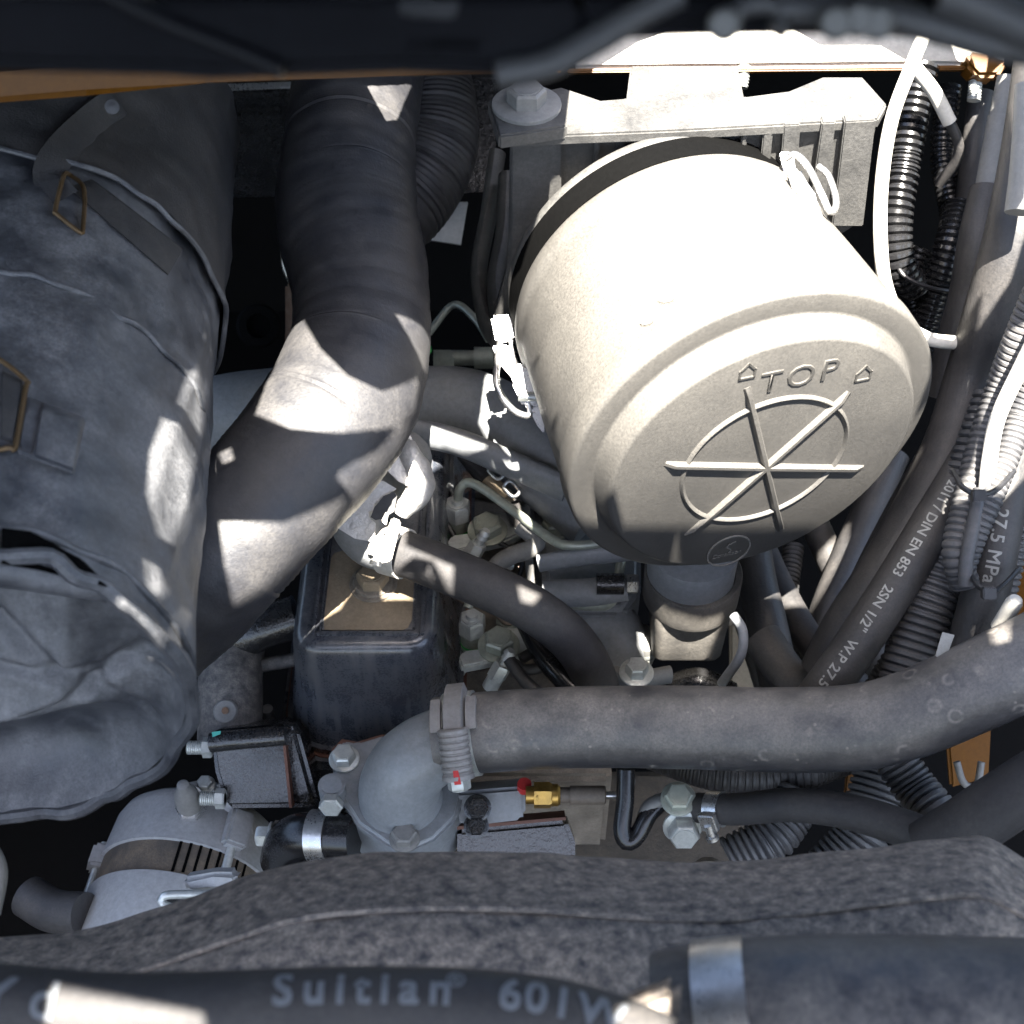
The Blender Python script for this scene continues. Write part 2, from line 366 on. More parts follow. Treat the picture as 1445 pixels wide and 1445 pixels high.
cover = b.obj("cover", 'filter', af, sharp=40)
b = Bm(); b.lathe([(-.166, .085), (-.166, .098), (-.149, .098), (-.149, .085)], P0, A, 96, E1); b.obj("seal", 'void', af)  # ring coloured black for the shaded gap behind the cover
b = Bm(); b.lathe([(-.175, .085), (-.175, .0955), (-.173, .097), (-.168, .097), (-.166, .0955), (-.166, .085)], P0, A, 96, E1); b.obj("rear_flange", 'mount', af)
b = Bm(); b.lathe([(-.20, .06), (-.195, .075), (-.161, .088), (-.161, .07)], P0, A, 96, E1); body = b.obj("body", 'mount', af)
def on_face(x, y, h=0): return PP(x, y, P0 + A * h, A)
for p, q in (((938, 655), (1217, 660)), ((1054, 547), (1102, 748)), ((1198, 553), (968, 756))):
    a_, c_ = on_face(*p), on_face(*q); dv = (c_ - a_).normalized(); sv = A.cross(dv)
    b = Bm(); w0, h0 = .0022, .0028
    pr = lambda e, f: [e - sv * w0, e + sv * w0, e + sv * w0 * .45 + A * f, e - sv * w0 * .45 + A * f]
    mid = (a_ + c_) / 2
    b.loft([pr(a_, .0003), pr(a_ + dv * .006, h0), pr(mid, h0 * 1.1), pr(c_ - dv * .006, h0), pr(c_, .0003)]); b.obj("rib", 'filter', cover)
rc = on_face(1079, 650)
b = Bm(); b.lathe([(-.0005, .0468), (.0012, .0478), (.0018, .0487), (.0012, .0496), (-.0005, .0506)], rc, A, 96, E1, cap=False); b.obj("face_ring", 'filter', cover)
def face_text(txt, x, y, size, name, m, ext=.0006, bev=.0003, h=0, sx=1, shear=0, off=0, spacing=1):
    vs, fs = text_mesh(txt, size, ext, bev, shear, spacing, off); cx = sum(v.x for v in vs) / len(vs); cy = sum(v.y for v in vs) / len(vs); o = on_face(x, y, h)
    return Bm().faces([o + E1 * ((v.x - cx) * sx) + E2 * (v.y - cy) + A * v.z for v in vs], fs).obj(name, m, cover, sharp=25)
def outline_strip(pts, wd, h, closed=False):
    b = Bm(); n = len(pts)
    for i in range(n if closed else n - 1):
        p, q = pts[i], pts[(i + 1) % n]; dv = (q - p).normalized(); sv = A.cross(dv) * wd; e = dv * wd
        b.prism([p - sv - e, p + sv - e, q + sv + e, q - sv + e], A * h)
    return b
face_text("TOP", 1141, 525, .0215, "raised_lettering", 'filter', ext=.0003, bev=.0004, sx=.98, off=-.0003, spacing=1.2)
for cx, cy in ((1055, 524), (1219, 527)):
    o = on_face(cx, cy); k = .0045
    pts = [o + E1 * k * a_ + E2 * k * c_ for a_, c_ in ((-.9, -1), (.9, -1), (.9, .2), (0, 1.25), (-.9, .2))]
    outline_strip(pts, .0006, .0007, True).obj("raised_arrow", 'filter', cover)
lo_ = on_face(1028, 777, .0002)
b = Bm(); b.lathe([(0, .0128), (.0008, .0130), (.0008, .0139), (0, .0141)], lo_, A, 48, E1, cap=False); emb = b.obj("emblem_ring", 'logo', cover)
def lg(pts): return [lo_ + E1 * a_ * .0125 + E2 * c_ * .0125 for a_, c_ in pts]
b = outline_strip(lg([(.25, .62), (-.05, .5), (-.15, .32), (0, .18), (.1, .05), (.05, -.12)]), .0005, .0006); b.obj("emblem_mark", 'logo', cover)
vs, fs = text_mesh("Donaldson", .0052, .0002, 0, .2); cx = sum(v.x for v in vs) / len(vs)
Bm().faces([lo_ + E1 * ((v.x - cx) * .82) + E2 * (v.y - .0046) + A * (v.z + .0002) for v in vs], fs).obj("emblem_lettering", 'logo', cover)
# small cast marks on the drum
bpy.context.view_layer.update()
for x_, y_, k in ((940, 424, .0052), (913, 456, .0045)):
    h_ = sc.ray_cast(bpy.context.evaluated_depsgraph_get(), CAM, ray(x_, y_).normalized()); q, nn_ = h_[1], h_[2]; sv_ = nn_.cross(A).normalized()
    dd_ = (A * .6 + sv_ * .8).normalized(); ee_ = nn_.cross(dd_)
    Bm().prism([q - nn_ * .001 + dd_ * k * math.cos(i_ * .5236) + ee_ * k * .5 * math.sin(i_ * .5236) for i_ in range(12)], nn_ * .0019, .0006).obj('cast_mark', 'filter', cover)
# dust valve under the cover
QV = P0 - A * .045; R0 = S(64, pix(PP(977, 858, QV, Y))[2])
vd = -Z
b = Bm(); b.lathe([(-.012, R0 * .94), (.02, R0 * .94), (.028, R0 * .9)], PP(977, 790, QV, Y), vd, 48); b.obj("drain_spout", 'elbow', af)
dv = thing("dust_valve", "rubber dust valve with square lip hanging under the air filter", "valve", T(977, 960, .85))
b = Bm(); b.lathe([(-.0045, R0 * .9), (-.005, R0 * 1.02), (-.0035, R0 * 1.05), (.019, R0 * 1.04), (.0205, R0 * 1.02), (.0205, R0 * .8)], PP(978, 812, QV, Y), vd, 48, cap=False); b.obj("collar", 'valve', dv)
o = PP(978, 812, QV, Y); hw = R0 * .86
def sqloop(z, kx, ky, n=6): return [Vector((o.x + v.x, o.y + v.y, o.z - z)) for v in rrect(-hw * kx, hw * kx, -hw * ky, hw * ky, 0, hw * .25, n)]
b = Bm(); b.loft([sqloop(.018, .95, .9), sqloop(.026, .95, .9), sqloop(.034, .92, .92), sqloop(.062, .90, .86), sqloop(.066, .87, .8)]); b.obj("lip", 'valve', dv)
# mounting foot of the housing
zt = .2535
mt = thing("filter_mount", "ribbed moulded mount that carries the back of the air filter", "mount", T(960, 400, 1.0))
def plate_h(pts, z, th, m, name, par, bev=.0012): return Bm().prism([PH(x_, y_, z) for x_, y_ in pts], Z * -th, bev).obj(name, m, par)
plate_h([(716, 194), (960, 184), (1240, 168), (1252, 146), (1218, 108), (1160, 108), (1112, 128), (1050, 136), (1041, 92), (890, 92), (884, 138), (848, 141), (792, 122), (730, 136)], zt, .007, 'mount', "top_plate", mt)
plate_h([(688, 140), (782, 133), (801, 178), (704, 192)], zt + .006, .009, 'mount', "foot_pad", mt)
yv = PH(960, 186, zt - .007); nv = -Y
def vp(x_, y_, off=0): return PP(x_, y_, yv + Y * off, nv)
Bm().prism([vp(720, 199, .003), vp(958, 189, .003), vp(1238, 172, .003), vp(1205, 320, .003), vp(1050, 420, .003), vp(742, 500, .003), vp(692, 458, .003), vp(716, 380, .003)], Y * .006, .001).obj("front_web", 'mount', mt)
for x0, x1, yb in ((722, 792, 440), (838, 846, 300), (870, 882, 290), (905, 912, 260), (938, 990, 235), (1048, 1056, 260), (1078, 1092, 260), (1106, 1130, 280), (1160, 1180, 300), (1192, 1236, 320)):
    top0, top1 = 198 - (x0 - 720) * .055, 198 - (x1 - 720) * .055
    sk = -18 if x0 > 1150 else (-8 if x0 > 1000 else 0)
    Bm().prism([vp(x0, top0, -.004), vp(x1, top1, -.004), vp(x1 + sk, yb, -.004), vp(x0 + sk, yb, -.004)], Y * .008, .0008).obj("rib", 'mount', mt)
# curved side horn running down to the latch
b = Bm(); b.tube(px([(702, 215, 1.02), (690, 300, 1.02), (676, 380, 1.01), (685, 450, .985), (705, 480, .97)]), .012, 14, squash=.5); b.obj("side_horn", 'mount', mt)
b = Bm(); b.tube(px([(716, 250, 1.0), (712, 330, .99), (700, 400, .98), (706, 455, .965)]), .011, 14, squash=.6); b.obj("side_horn", 'mount', mt)
Bm().prism([vp(733, 186, -.006), vp(778, 184, -.006), vp(772, 190, -.006), vp(735, 192, -.006)], Y * .002).obj("slot", 'tie', mt)
bt = PH(743, 150, zt + .006)
bolt(mt, bt, Z, .0115, .009, 'greytube', 1.75)
# latches
def latch(name, label, pts, rot):
    pass
la = thing("wire_latch", "sunlit wire latch on the left flank of the air filter", "latch", T(735, 610, .9), "latches of the air filter")
dl = .875
Bm().prism([T(692, 445, dl), T(722, 443, dl), T(726, 480, dl), T(700, 484, dl)], FW * .01, .002).obj("anchor", 'steel', la)
b = Bm(); b.tube(px([(706, 482, dl), (700, 530, dl - .01), (706, 555, dl - .012), (726, 580, dl - .012), (748, 585, dl - .01), (742, 555, dl - .01), (728, 525, dl - .008), (722, 482, dl)], step=.002), .0022, 10); b.obj("wire_bail", 'steel', la)
Bm().prism([T(694, 488, dl - .002), T(716, 486, dl - .002), T(742, 528, dl - .008), T(728, 540, dl - .008), T(704, 512, dl - .004)], FW * .004, .001).obj("hook", 'steel', la)
Bm().prism([T(726, 512, dl - .012), T(752, 516, dl - .012), T(764, 552, dl - .012), T(757, 578, dl - .012), T(738, 574, dl - .012), T(722, 540, dl - .012)], FW * .007, .002).obj("lever", 'steel', la)
Bm().prism([T(746, 576, dl - .012), T(768, 572, dl - .012), T(768, 612, dl - .012), T(758, 600, dl - .012)], FW * .004, .001).obj("lever_tip", 'steel', la)
b = Bm(); b.lathe([(-.009, .0028), (.009, .0028), (.009, 0)], T(752, 560, dl - .014), X, 14); b.obj("pivot_pin", 'zinc', la)
lb = thing("wire_latch", "sunlit wire latch on the upper right flank of the air filter", "latch", T(1140, 310, .9), "latches of the air filter")
bpy.context.view_layer.update(); dl = surf(1150, 290, .8)[2] - .004
b = Bm(); b.tube(px([(1108, 225, dl), (1122, 218, dl - .005), (1140, 235, dl - .008), (1160, 275, dl - .01), (1172, 300, dl - .01), (1180, 285, dl - .008), (1170, 250, dl - .005), (1155, 235, dl)], step=.002), .002, 10); b.obj("wire_bail", 'steel', lb)
Bm().prism([T(1112, 240, dl - .004), T(1130, 236, dl - .004), T(1150, 275, dl - .01), T(1165, 310, dl - .01), T(1145, 310, dl - .01), T(1122, 275, dl - .008)], FW * .006, .002).obj("lever", 'steel', lb)
Bm().prism([T(1100, 214, dl + .01), T(1120, 214, dl + .01), T(1124, 250, dl + .006), T(1108, 248, dl + .006)], FW * .006, .001).obj("anchor", 'steel', lb)

# ================================================================ yellow rail and black hood frame along the top
yr = thing("frame_rail", "long orange frame rail crossing the top, coloured pale at right as if in strong sun", "rail", T(700, 130, .8))
Bm().prism([T(-60, 96, .66), T(280, 84, .66), T(800, 74, .72), T(800, 103, .72), T(560, 108, .70), T(290, 118, .66), T(120, 136, .66), T(-60, 150, .66)], FW * .03 + UP * .012, .003).obj("left_flange", 'yellow', yr)
Bm().prism([T(800, 30, .95), T(1420, 30, .95), T(1420, 96, .95), T(1300, 94, .95), T(805, 100, .95)], FW * .03 + UP * .014, .004).obj("right_flange", 'cream', yr)  # pale colour paints the blown-out sun on the orange rail
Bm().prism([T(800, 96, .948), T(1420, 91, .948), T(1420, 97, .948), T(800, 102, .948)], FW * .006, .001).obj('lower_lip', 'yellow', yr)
b = Bm(); b.prism([T(1368, 70, .94), T(1412, 78, .94), T(1424, 90, .94), T(1410, 108, .94), T(1380, 108, .94), T(1362, 90, .94)], FW * .02, .003); b.obj("corner_gusset", 'yellow', yr)
for x_, y0_, y1_ in ((1046, 96, 124), (1374, 108, 142)):
    st = thing("threaded_stud", "short threaded stud under the rail " + ("above the filter mount" if x_ < 1200 else "near the top right corner"), "stud", T(x_, y1_, .955), "studs under the rail")
    Bm().tube(corr_path([(x_ + 4, y0_ - 4, .955), (x_, y1_, .955)], .0022), S(9, .955), 14, corr=(.0022, .16)).obj("thread", 'zinc', st)
hf = thing("hood_crossmember", "dark out-of-focus crossmember of the hood along the top edge", "crossmember", T(400, 100, .30))
Bm().prism([T(-80, -6, .30), T(820, -6, .30), T(830, 60, .30), T(795, 92, .30), T(700, 99, .30), T(560, 94, .30), T(290, 103, .30), T(230, 98, .30), T(0, 92, .30), T(-80, 90, .30)], FW * .006, .002).obj("beam", 'hoodm', hf)
Bm().prism([T(810, -6, .30), T(1540, -6, .30), T(1540, 96, .30), T(1420, 62, .30), T(1230, 38, .30), T(1000, 42, .30), T(860, 46, .30), T(830, 58, .30)], FW * .006, .002).obj("beam", 'hoodm', hf)
b = Bm(); b.tube(px([(150, -10, .30), (230, 30, .30), (330, 70, .30), (400, 100, .30)]), .0021, 12); b.obj("cable", 'hoodm', hf)
Bm().prism([T(556, 0, .30), T(655, 0, .30), T(652, 26, .30), T(640, 34, .30), T(575, 34, .30), T(558, 24, .30)], FW * .01, .003).obj("striker_plate", 'hoodgrey', hf)
Bm().prism([T(560, 40, .30), T(690, 40, .30), T(690, 92, .30), T(560, 92, .30)], FW * .006, .002).obj("latch_block", 'hoodm', hf)
b = Bm(); b.tube(px([(700, 105, .30), (770, 92, .30), (830, 62, .30), (900, 22, .30), (960, -8, .30)]), .0032, 14); b.obj("stay_rod", 'hoodgrey', hf)
hl = thing("hood_linkage", "blurred grey rods and clips of the hood linkage at upper right", "linkage", T(1200, 60, .30))
b = Bm(); b.tube(px([(1015, 38, .30), (1045, 12, .30), (1085, 6, .30), (1108, 22, .30), (1095, 45, .30)]), .0025, 12); b.obj("hook", 'hoodgrey', hl)
b = Bm(); b.tube(px([(1100, 12, .30), (1230, 18, .30), (1330, 42, .30), (1400, 62, .30), (1480, 74, .30)]), .0034, 14); b.obj("rod", 'hoodgrey', hl)
b = Bm(); b.tube(px([(1330, -12, .293), (1400, 16, .293), (1500, 62, .293)]), .0045, 14); b.obj("rod", 'hoodgrey', hl)
for x_, y_ in ((1022, 35), (1180, 32), (1212, 28), (1238, 32)):
    b = Bm(); b.lathe([(-.0025, .0034), (.0034, .0036), (.005, .0025), (.005, 0)], T(x_, y_, .293), (CAM - T(x_, y_, .293)), 16); b.obj("clip", 'greytube', hl)

# ================================================================ jacketed muffler at left
JA = Vector((.08, -1, 0)).normalized(); JF = T(-78, 980, .625); JR = S(338, .625)
ju = Vector((1, .08, 0)).normalized()
mj = thing("muffler_jacket", "dusty grey leatherette jacket with buckled straps filling the left side", "heat jacket", JF - JA * .2 - Z * JR)
def jp(ang, t, h=0):   # angle from right side towards the top, metres behind the front end
    return JF - JA * t + (ju * math.cos(ang) + Z * math.sin(ang)) * (JR * (1 - .06 * t / .42) + h)
def jsheet(a0, a1, t0, t1, h, name, m, na=60, ntt=60, amp=.003, frq=16, seed=0, fold=0):
    b = Bm(); rows = []
    for j in range(ntt + 1):
        t_ = t0 + (t1 - t0) * j / ntt; row = []
        for i in range(na + 1):
            a_ = a0 + (a1 - a0) * i / na; p = jp(a_, t_, 0)
            rad = (ju * math.cos(a_) + Z * math.sin(a_))
            k = amp * noise.noise(p * frq + Vector((seed,) * 3)) + amp * .4 * noise.noise(p * frq * 3.3)
            q = Vector((p.x * 20, p.y * 7 + p.z * 30, p.z * 14)); rg = 1 - abs(noise.noise(q + Vector((4, 1, 7)))) * 3
            if fold: k += fold * max(0, rg)
            row.append(p + rad * (h + k))
        rows.append(row)
    vs = [p for r_ in rows for p in r_]; n = na + 1
    fs = [(j * n + i, j * n + i + 1, (j + 1) * n + i + 1, (j + 1) * n + i) for j in range(ntt) for i in range(na)]
    b.faces(vs, fs); bmesh.ops.recalc_face_normals(b.bm, faces=b.bm.faces)
    return b.obj(name, m, mj, sharp=80)
jsheet(-2.2, 3.2, -.002, .46, 0, "outer_skin", 'jacket', 150, 120, .003, 15, 0, .0013)
jsheet(-.5, 2.4, .262, .46, .0045, "shaded_upper_layer", 'jacket_shade', 110, 70, .003, 17, 3, .0016)  # darker layer painted in for the shade over the upper jacket
for tt, hh, rr in ((.168, .0012, .0014), (.262, .0052, .0016), (-.001, .001, .0035), (.012, .0015, .0018)):
    b = Bm(); b.tube(path([jp(a_ / 20, tt + .006 * noise.noise(Vector((a_ * .3, tt * 50, 1))), hh + .003 * noise.noise(Vector((a_ * .25, 3, tt * 9)))) for a_ in range(-36, 56, 2)], step=.004), rr, 8); b.obj("piped_seam", 'jacket', mj)
# front end: sagging end disc with crumples, slit and rolled lip
b = Bm(); rows = []; na, nr = 180, 70
for j in range(nr + 1):
    q = j / nr; row = []
    for i in range(na):
        a_ = 2 * math.pi * i / na; p = JF + (ju * math.cos(a_) + Z * math.sin(a_)) * JR * q * .985
        lx = (p - JF).dot(ju) / JR; lz = (p - JF).z / JR
        lx += .05 * noise.noise(p * 22); lz += .05 * noise.noise(p * 22 + Vector((5, 1, 2)))
        fold_ = min(.020 - .048 * (lz - .12), .018 + .085 * (lz + .42 - .25 * lx), .040 - .075 * (lx - .28 + .35 * lz), .030 + .05 * lx)
        for c0, nx_, nz_, w_, dp in ((.38, .8, .6, .05, .006), (-.30, -.35, .94, .06, .007), (.15, .3, .95, .04, .004)):
            fold_ -= dp * max(0, 1 - abs(lx * nx_ + lz * nz_ - c0) / w_)
        k = -.030 + .030 * q ** 5 + fold_ * (1 - q ** 5) + .0022 * noise.noise(p * 45) * (1 - q ** 6)
        row.append(p + JA * k)
    rows.append(row)
vs = [p for r_ in rows[1:] for p in r_] + [rows[0][0]]; c_ = len(vs) - 1
fs = [(j * na + i, j * na + (i + 1) % na, (j + 1) * na + (i + 1) % na, (j + 1) * na + i) for j in range(nr - 1) for i in range(na)] + [(c_, (i + 1) % na, i) for i in range(na)]
b.faces(vs, fs); bmesh.ops.recalc_face_normals(b.bm, faces=b.bm.faces); b.obj("end_skin", 'jacket', mj, sharp=80)
# rolled lip under a dark slit at the top of the end
bpy.context.view_layer.update()
ld = min(surf(x_, y_, .61, .019)[2] for x_, y_ in ((10, 800), (40, 800), (80, 820), (10, 830), (60, 840), (110, 835)))
lip = [(-70, 792, ld), (20, 800, ld), (80, 814, ld), (125, 828, ld + .003), (156, 842, ld + .008)]
b = Bm(); b.tube(px(lip), lambda u, a_: S(31, .6) * (1 - u ** 3 * .7), 24, noisy=.08); b.obj("rolled_lip", 'jacket', mj)
b = Bm(); b.tube(px([(x_, y_ - 5, d_ - .014) for x_, y_, d_ in lip]), .0008, 6); b.obj("lip_stitching", 'jacket', mj)
b = Bm(); b.prism([T(*surf(max(x_, 2), y_, .61, .002)) for x_, y_ in ((2, 745), (40, 750), (110, 788), (150, 828), (60, 806), (2, 796))], FW * .004); b.obj("slit", 'void', mj)  # flat black sheet painted for the shade inside the slit
# straps with wire buckles
def strap(name, pts, wd, m='strap', th=.002):
    pth = px([surf(*p, .003) if 0 < p[0] < 1445 and p[1] > 0 else p for p in pts], step=.004); b = Bm(); L0 = []; R0_ = []
    for p, tg, a_ in pth:
        n = (CAM - p).normalized(); sv = tg.cross(n).normalized() * wd
        L0.append([p - sv, p + sv, p + sv + n * th, p - sv + n * th])
    b.loft(L0); return b.obj(name, m, mj)
def decal(name, quad, m, lift=.0016, n=14, sub_=12):
    """stitched piece lying on the jacket: quad of photo corners, draped on the skin"""
    bpy.context.view_layer.update(); b = Bm(); g = []
    for j in range(sub_ + 1):
        for i in range(n + 1):
            u, v = i / n, j / sub_
            x_ = (quad[0][0] * (1 - u) + quad[1][0] * u) * (1 - v) + (quad[3][0] * (1 - u) + quad[2][0] * u) * v
            y_ = (quad[0][1] * (1 - u) + quad[1][1] * u) * (1 - v) + (quad[3][1] * (1 - u) + quad[2][1] * u) * v
            g.append((x_, y_))
    ds = [surf(max(x_, 1), y_, .66, 0)[2] for x_, y_ in g]
    edge = lambda k: min(k % (n + 1), n - k % (n + 1), k // (n + 1), sub_ - k // (n + 1)) == 0
    vs = [T(x_, y_, d_ - (lift if not edge(k) else -.001)) for k, ((x_, y_), d_) in enumerate(zip(g, ds))]
    fs = [(j * (n + 1) + i, j * (n + 1) + i + 1, (j + 1) * (n + 1) + i + 1, (j + 1) * (n + 1) + i) for j in range(sub_) for i in range(n)]
    b.faces(vs, fs); bmesh.ops.recalc_face_normals(b.bm, faces=b.bm.faces); return b.obj(name, m, mj, sharp=60)
strap("strap", [(168, 142, .70), (130, 170, .695), (85, 215, .69), (70, 250, .685), (88, 282, .69)], S(24, .69))
decal("strap", [(92, 262), (128, 250), (262, 352), (240, 392)], 'strap', .003, 20)
decal("strap", [(1, 520), (34, 536), (18, 628), (1, 622)], 'strap', .003)
decal("strap_patch", [(34, 556), (124, 588), (106, 672), (20, 640)], 'jacket', .0028)
decal("strap_patch", [(58, 566), (122, 590), (106, 668), (44, 646)], 'jacket', .0042)
def buckle(name, pts, rr=.0012):
    b = Bm(); bpy.context.view_layer.update(); pts = [(p[0], p[1], surf(max(p[0], 1), p[1], p[2], .004)[2]) for p in pts]; b.tube(path([T(*p) for p in pts] + [T(*pts[0])], step=.0015), rr, 8); b.obj(name, 'bucklem', mj)
M['bucklem'] = mat("tarnished_brass_wire", (.16, .10, .045), .45, (.2, .15, .1), .3, .3, metal=.7, scale=200, bump=.3)
buckle("buckle", [(98, 246, .675), (118, 266, .675), (117, 322, .68), (112, 327, .68), (80, 302, .68), (78, 296, .68), (90, 248, .675)])
buckle("buckle", [(-22, 505, .615), (0, 508, .615), (38, 538, .62), (36, 548, .62), (22, 628, .625), (14, 632, .625), (-24, 622, .62)])
b = Bm(); b.lathe([(0, .0035), (.002, .0035), (.002, .002), (.0025, 0)], T(158, 151, .69), (CAM - T(158, 151, .69)), 16); b.obj("rivet", 'tie', mj)
# pale hand loop pieces beside the jacket, far left bottom
b = Bm(); b.tube(px([(-14, 1190, .7), (2, 1230, .7), (-8, 1290, .7)]), S(9, .7), 12); b.obj("coolant_pipe", 'greytube', label="short pale pipe cut off by the left edge below the jacket", cat="pipe")

# ================================================================ ducts
pt = px([(510, 60, 1.0), (505, 110, .97), (494, 200, .93), (490, 300, .90), (508, 400, .87), (508, 490, .845), (478, 575, .82), (410, 665, .80), (318, 768, .79), (225, 862, .80), (130, 940, .81)], step=.002)
DR = .0415
def dr(u, a_): return DR * (1 + .035 * math.sin(u * 21 + 1) * (1 if .2 < u < .8 else .4) + .006 * math.sin(a_ * 1500)) * (1.0 + .08 * (1 - u)) * (1 + .007 * noise.noise(Vector((a_ * 420, 0, 3))) + .01 * noise.noise(Vector((a_ * 120, 5, 3))))
b = Bm(); b.tube(pt, dr, 56, noisy=.03); b.obj("intake_duct", 'duct', label="thick black rubber intake duct bending down between jacket and valve cover", cat="duct")
pt2 = px([(560, 40, 1.1), (600, 120, 1.09), (606, 210, 1.075), (560, 290, 1.06), (480, 340, 1.06)], step=.001)
b = Bm(); b.tube(pt2, S(66, 1.08), 40, corr=(.0042, .035)); b.obj("ribbed_duct", 'duct', label="fine ribbed black duct passing behind the thick intake duct", cat="duct")
b = Bm(); b.tube(px([(403, 340, 1.03), (406, 380, 1.03), (424, 412, 1.03)]), .004, 10); b.obj("bright_rod", 'steel', label="bright sliver of rod at the left edge of the thick intake duct", cat="rod")
b = Bm(); b.lathe([(-.012, .016), (0, .018), (.002, .016), (.002, .010), (-.004, .010), (-.004, 0)], T(365, 460, 1.14), CAM - T(365, 460, 1.14), 40); b.obj("drain_boss", 'dark', label="dim round black boss deep between jacket and intake duct", cat="boss")
b = Bm(); b.prism([T(402, 400, 1.1), T(425, 400, 1.1), T(425, 520, 1.1), T(402, 520, 1.1)], FW * .01, .002); b.obj("rusty_strip", 'rust', label="dim brown strip just left of the intake duct", cat="strip")
# grey moulded manifold pipe sweeping behind the duct
cp = px([(250, 610, 1.05), (330, 590, 1.04), (440, 580, 1.03), (560, 578, 1.02), (650, 578, 1.01), (720, 610, 1.0), (775, 655, .99), (850, 720, .98)], step=.004)
b = Bm(); b.tube(cp, lambda u, a_: S(66, 1.02) * (1 + .05 * math.sin(u * 9)), 40, squash=.85); mp = b.obj("manifold_pipe", 'cast', label="broad smooth grey manifold pipe sweeping behind the intake duct", cat="pipe")
cv = px([(560, 607, .965), (640, 622, .96), (720, 655, .955), (800, 690, .95)], step=.004)
b = Bm(); b.tube(cv, S(24, .96), 20, squash=.6); b.obj("moulded_step", 'cast', mp)
b = Bm(); b.tube(px([(605, 470, 1.12), (640, 430, 1.12), (670, 450, 1.11), (690, 480, 1.1)]), .003, 10); b.obj("rear_pipe", 'olive', label="thin dim pipe loop in the gap left of the air filter", cat="pipe")
rb = thing("rear_union", "olive union fitting in the dark gap behind the manifold pipe", "fitting", T(640, 520, 1.1))
b = Bm(); b.hex(T(612, 508, 1.1), X, .008, .016); b.obj("nut", 'olive', rb)
b = Bm(); b.lathe([(0, .006), (.03, .006), (.03, .0085), (.045, .0085), (.045, 0)], T(615, 505, 1.1), X, 20); b.obj("stem", 'olive', rb)
b = Bm(); b.lathe([(0, .0062), (.003, .0062)], T(598, 495, 1.09), Z, 16); b.obj("marked_band", 'green', rb)
# ================================================================ valve cover
vc = thing("valve_cover", "black valve cover with dusty recessed top below the breather", "valve cover", Vector((-.09, 0, -.11)))
def vl(z, i, r, xo=0): return rrect(-.136 - i, -.050 + i, -.112 - i, .15 + i, z, r)
b = Bm(); b.loft([vl(-.100, .016, .034), vl(-.094, .0165, .034), vl(-.094, .0135, .032), vl(-.086, .0125, .032), vl(-.05, .007, .026), vl(-.012, .0032, .018), vl(-.006, .0022, .017), vl(-.002, -.0005, .0155), vl(-.0004, -.003, .013), vl(0, -.005, .011)]); body = b.obj("shell", 'cover', vc, sharp=50)
b = Bm(); b.loft([vl(-.1012, .0185, .036), vl(-.1, .0185, .036)]); b.obj("gasket", 'gasket', vc)
b = Bm(); b.loft([vl(-.112, .021, .037), vl(-.1014, .021, .037)]); b.obj("base_rim", 'cover', vc)
for x0, x1, y0, y1 in ((-.1255, -.1235, -.104, .13), (-.121, -.1195, -.104, .13), (-.0575, -.055, -.104, .13), (-.0625, -.0612, -.1, .13), (-.1225, -.0585, -.1045, -.102)):
    Bm().box(Vector(((x0 + x1) / 2, (y0 + y1) / 2, .0010)), X * (x1 - x0) / 2, Y * (y1 - y0) / 2, Z * .0016, .0006).obj("raised_border", 'cover', vc)
M['coverpanel'] = mat("dusty_cover_top", (.05, .05, .052), .5, (.25, .24, .235), .9, .2, scale=30, bump=.15)
Bm().box(Vector((-.0905, .015, .0002)), X * .0285, Y * .115, Z * .0006).obj("top_panel", 'coverpanel', vc)
pts = []
bc = PH(527, 824, .001)
for i in range(40):
    a_ = 2 * math.pi * i / 40; k = 1 + .16 * noise.noise(Vector((math.cos(a_) * 2, math.sin(a_) * 2, 3)))
    pts.append(Vector((min(max(bc.x - .0015 + .036 * k * math.cos(a_), -.1185), -.0632), max(bc.y - .005 + .043 * k * math.sin(a_), -.1005), .0011)))
Bm().prism(pts, Z * -.0004).obj("dust_crust", 'coverdust', vc)
b = Bm(); b.lathe([(0, .0155), (.0015, .0152), (.0018, .013), (.003, .0125), (.0035, .0115), (.0035, 0)], bc, Z, 40); b.obj("washer", 'head', vc)
b = Bm(); b.hex(bc + Z * .0035, Z, .0105, .008, dome=.0006); b.obj("bolt", 'coverdust', vc)
# breather
br = thing("breather_elbow", "pale breather elbow in torn foil on top of the valve cover", "breather", T(530, 790, .9))
zb = .9
b = Bm(); b.tube(px([(575, 640, .93), (545, 672, .905), (512, 705, .89), (502, 735, .885), (520, 762, .885), (545, 772, .885)], step=.002), lambda u, a_: S(40, .89) * (1 - .12 * u), 28); b.obj("elbow", 'elbow', br)
b = Bm(); b.tube(px([(540, 645, .885), (575, 640, .875), (592, 668, .87), (586, 700, .87), (566, 722, .872)], step=.002), lambda u, a_: S(20, .88) * (1 - .2 * u), 20, noisy=.35); b.disp(.003, 90); b.obj("foil_sleeve", 'foil', br)
fp = [T(540, 660, .865), T(555, 620, .87), T(575, 606, .875), T(590, 640, .872), T(600, 672, .87), T(585, 690, .868), T(562, 680, .864)]
Bm().prism(fp, FW * .0016, .0005).disp(.0015, 70).obj("foil_flap", 'foil', br)
tp = [T(x_, y_, .862) for x_, y_ in ((476, 745), (490, 712), (516, 690), (540, 678), (560, 690), (548, 697), (552, 703), (540, 701), (538, 710), (529, 709), (527, 720), (520, 722), (522, 732), (530, 738), (528, 765), (500, 760))]
Bm().prism(tp, FW * .0014, .0004).obj("torn_foil", 'foil', br)
Bm().prism([T(x_, y_, .858) for x_, y_ in ((541, 700), (556, 694), (560, 700), (556, 722), (540, 732), (530, 734), (523, 730), (528, 716), (535, 708))], FW * .001).obj("tear", 'tie', br)
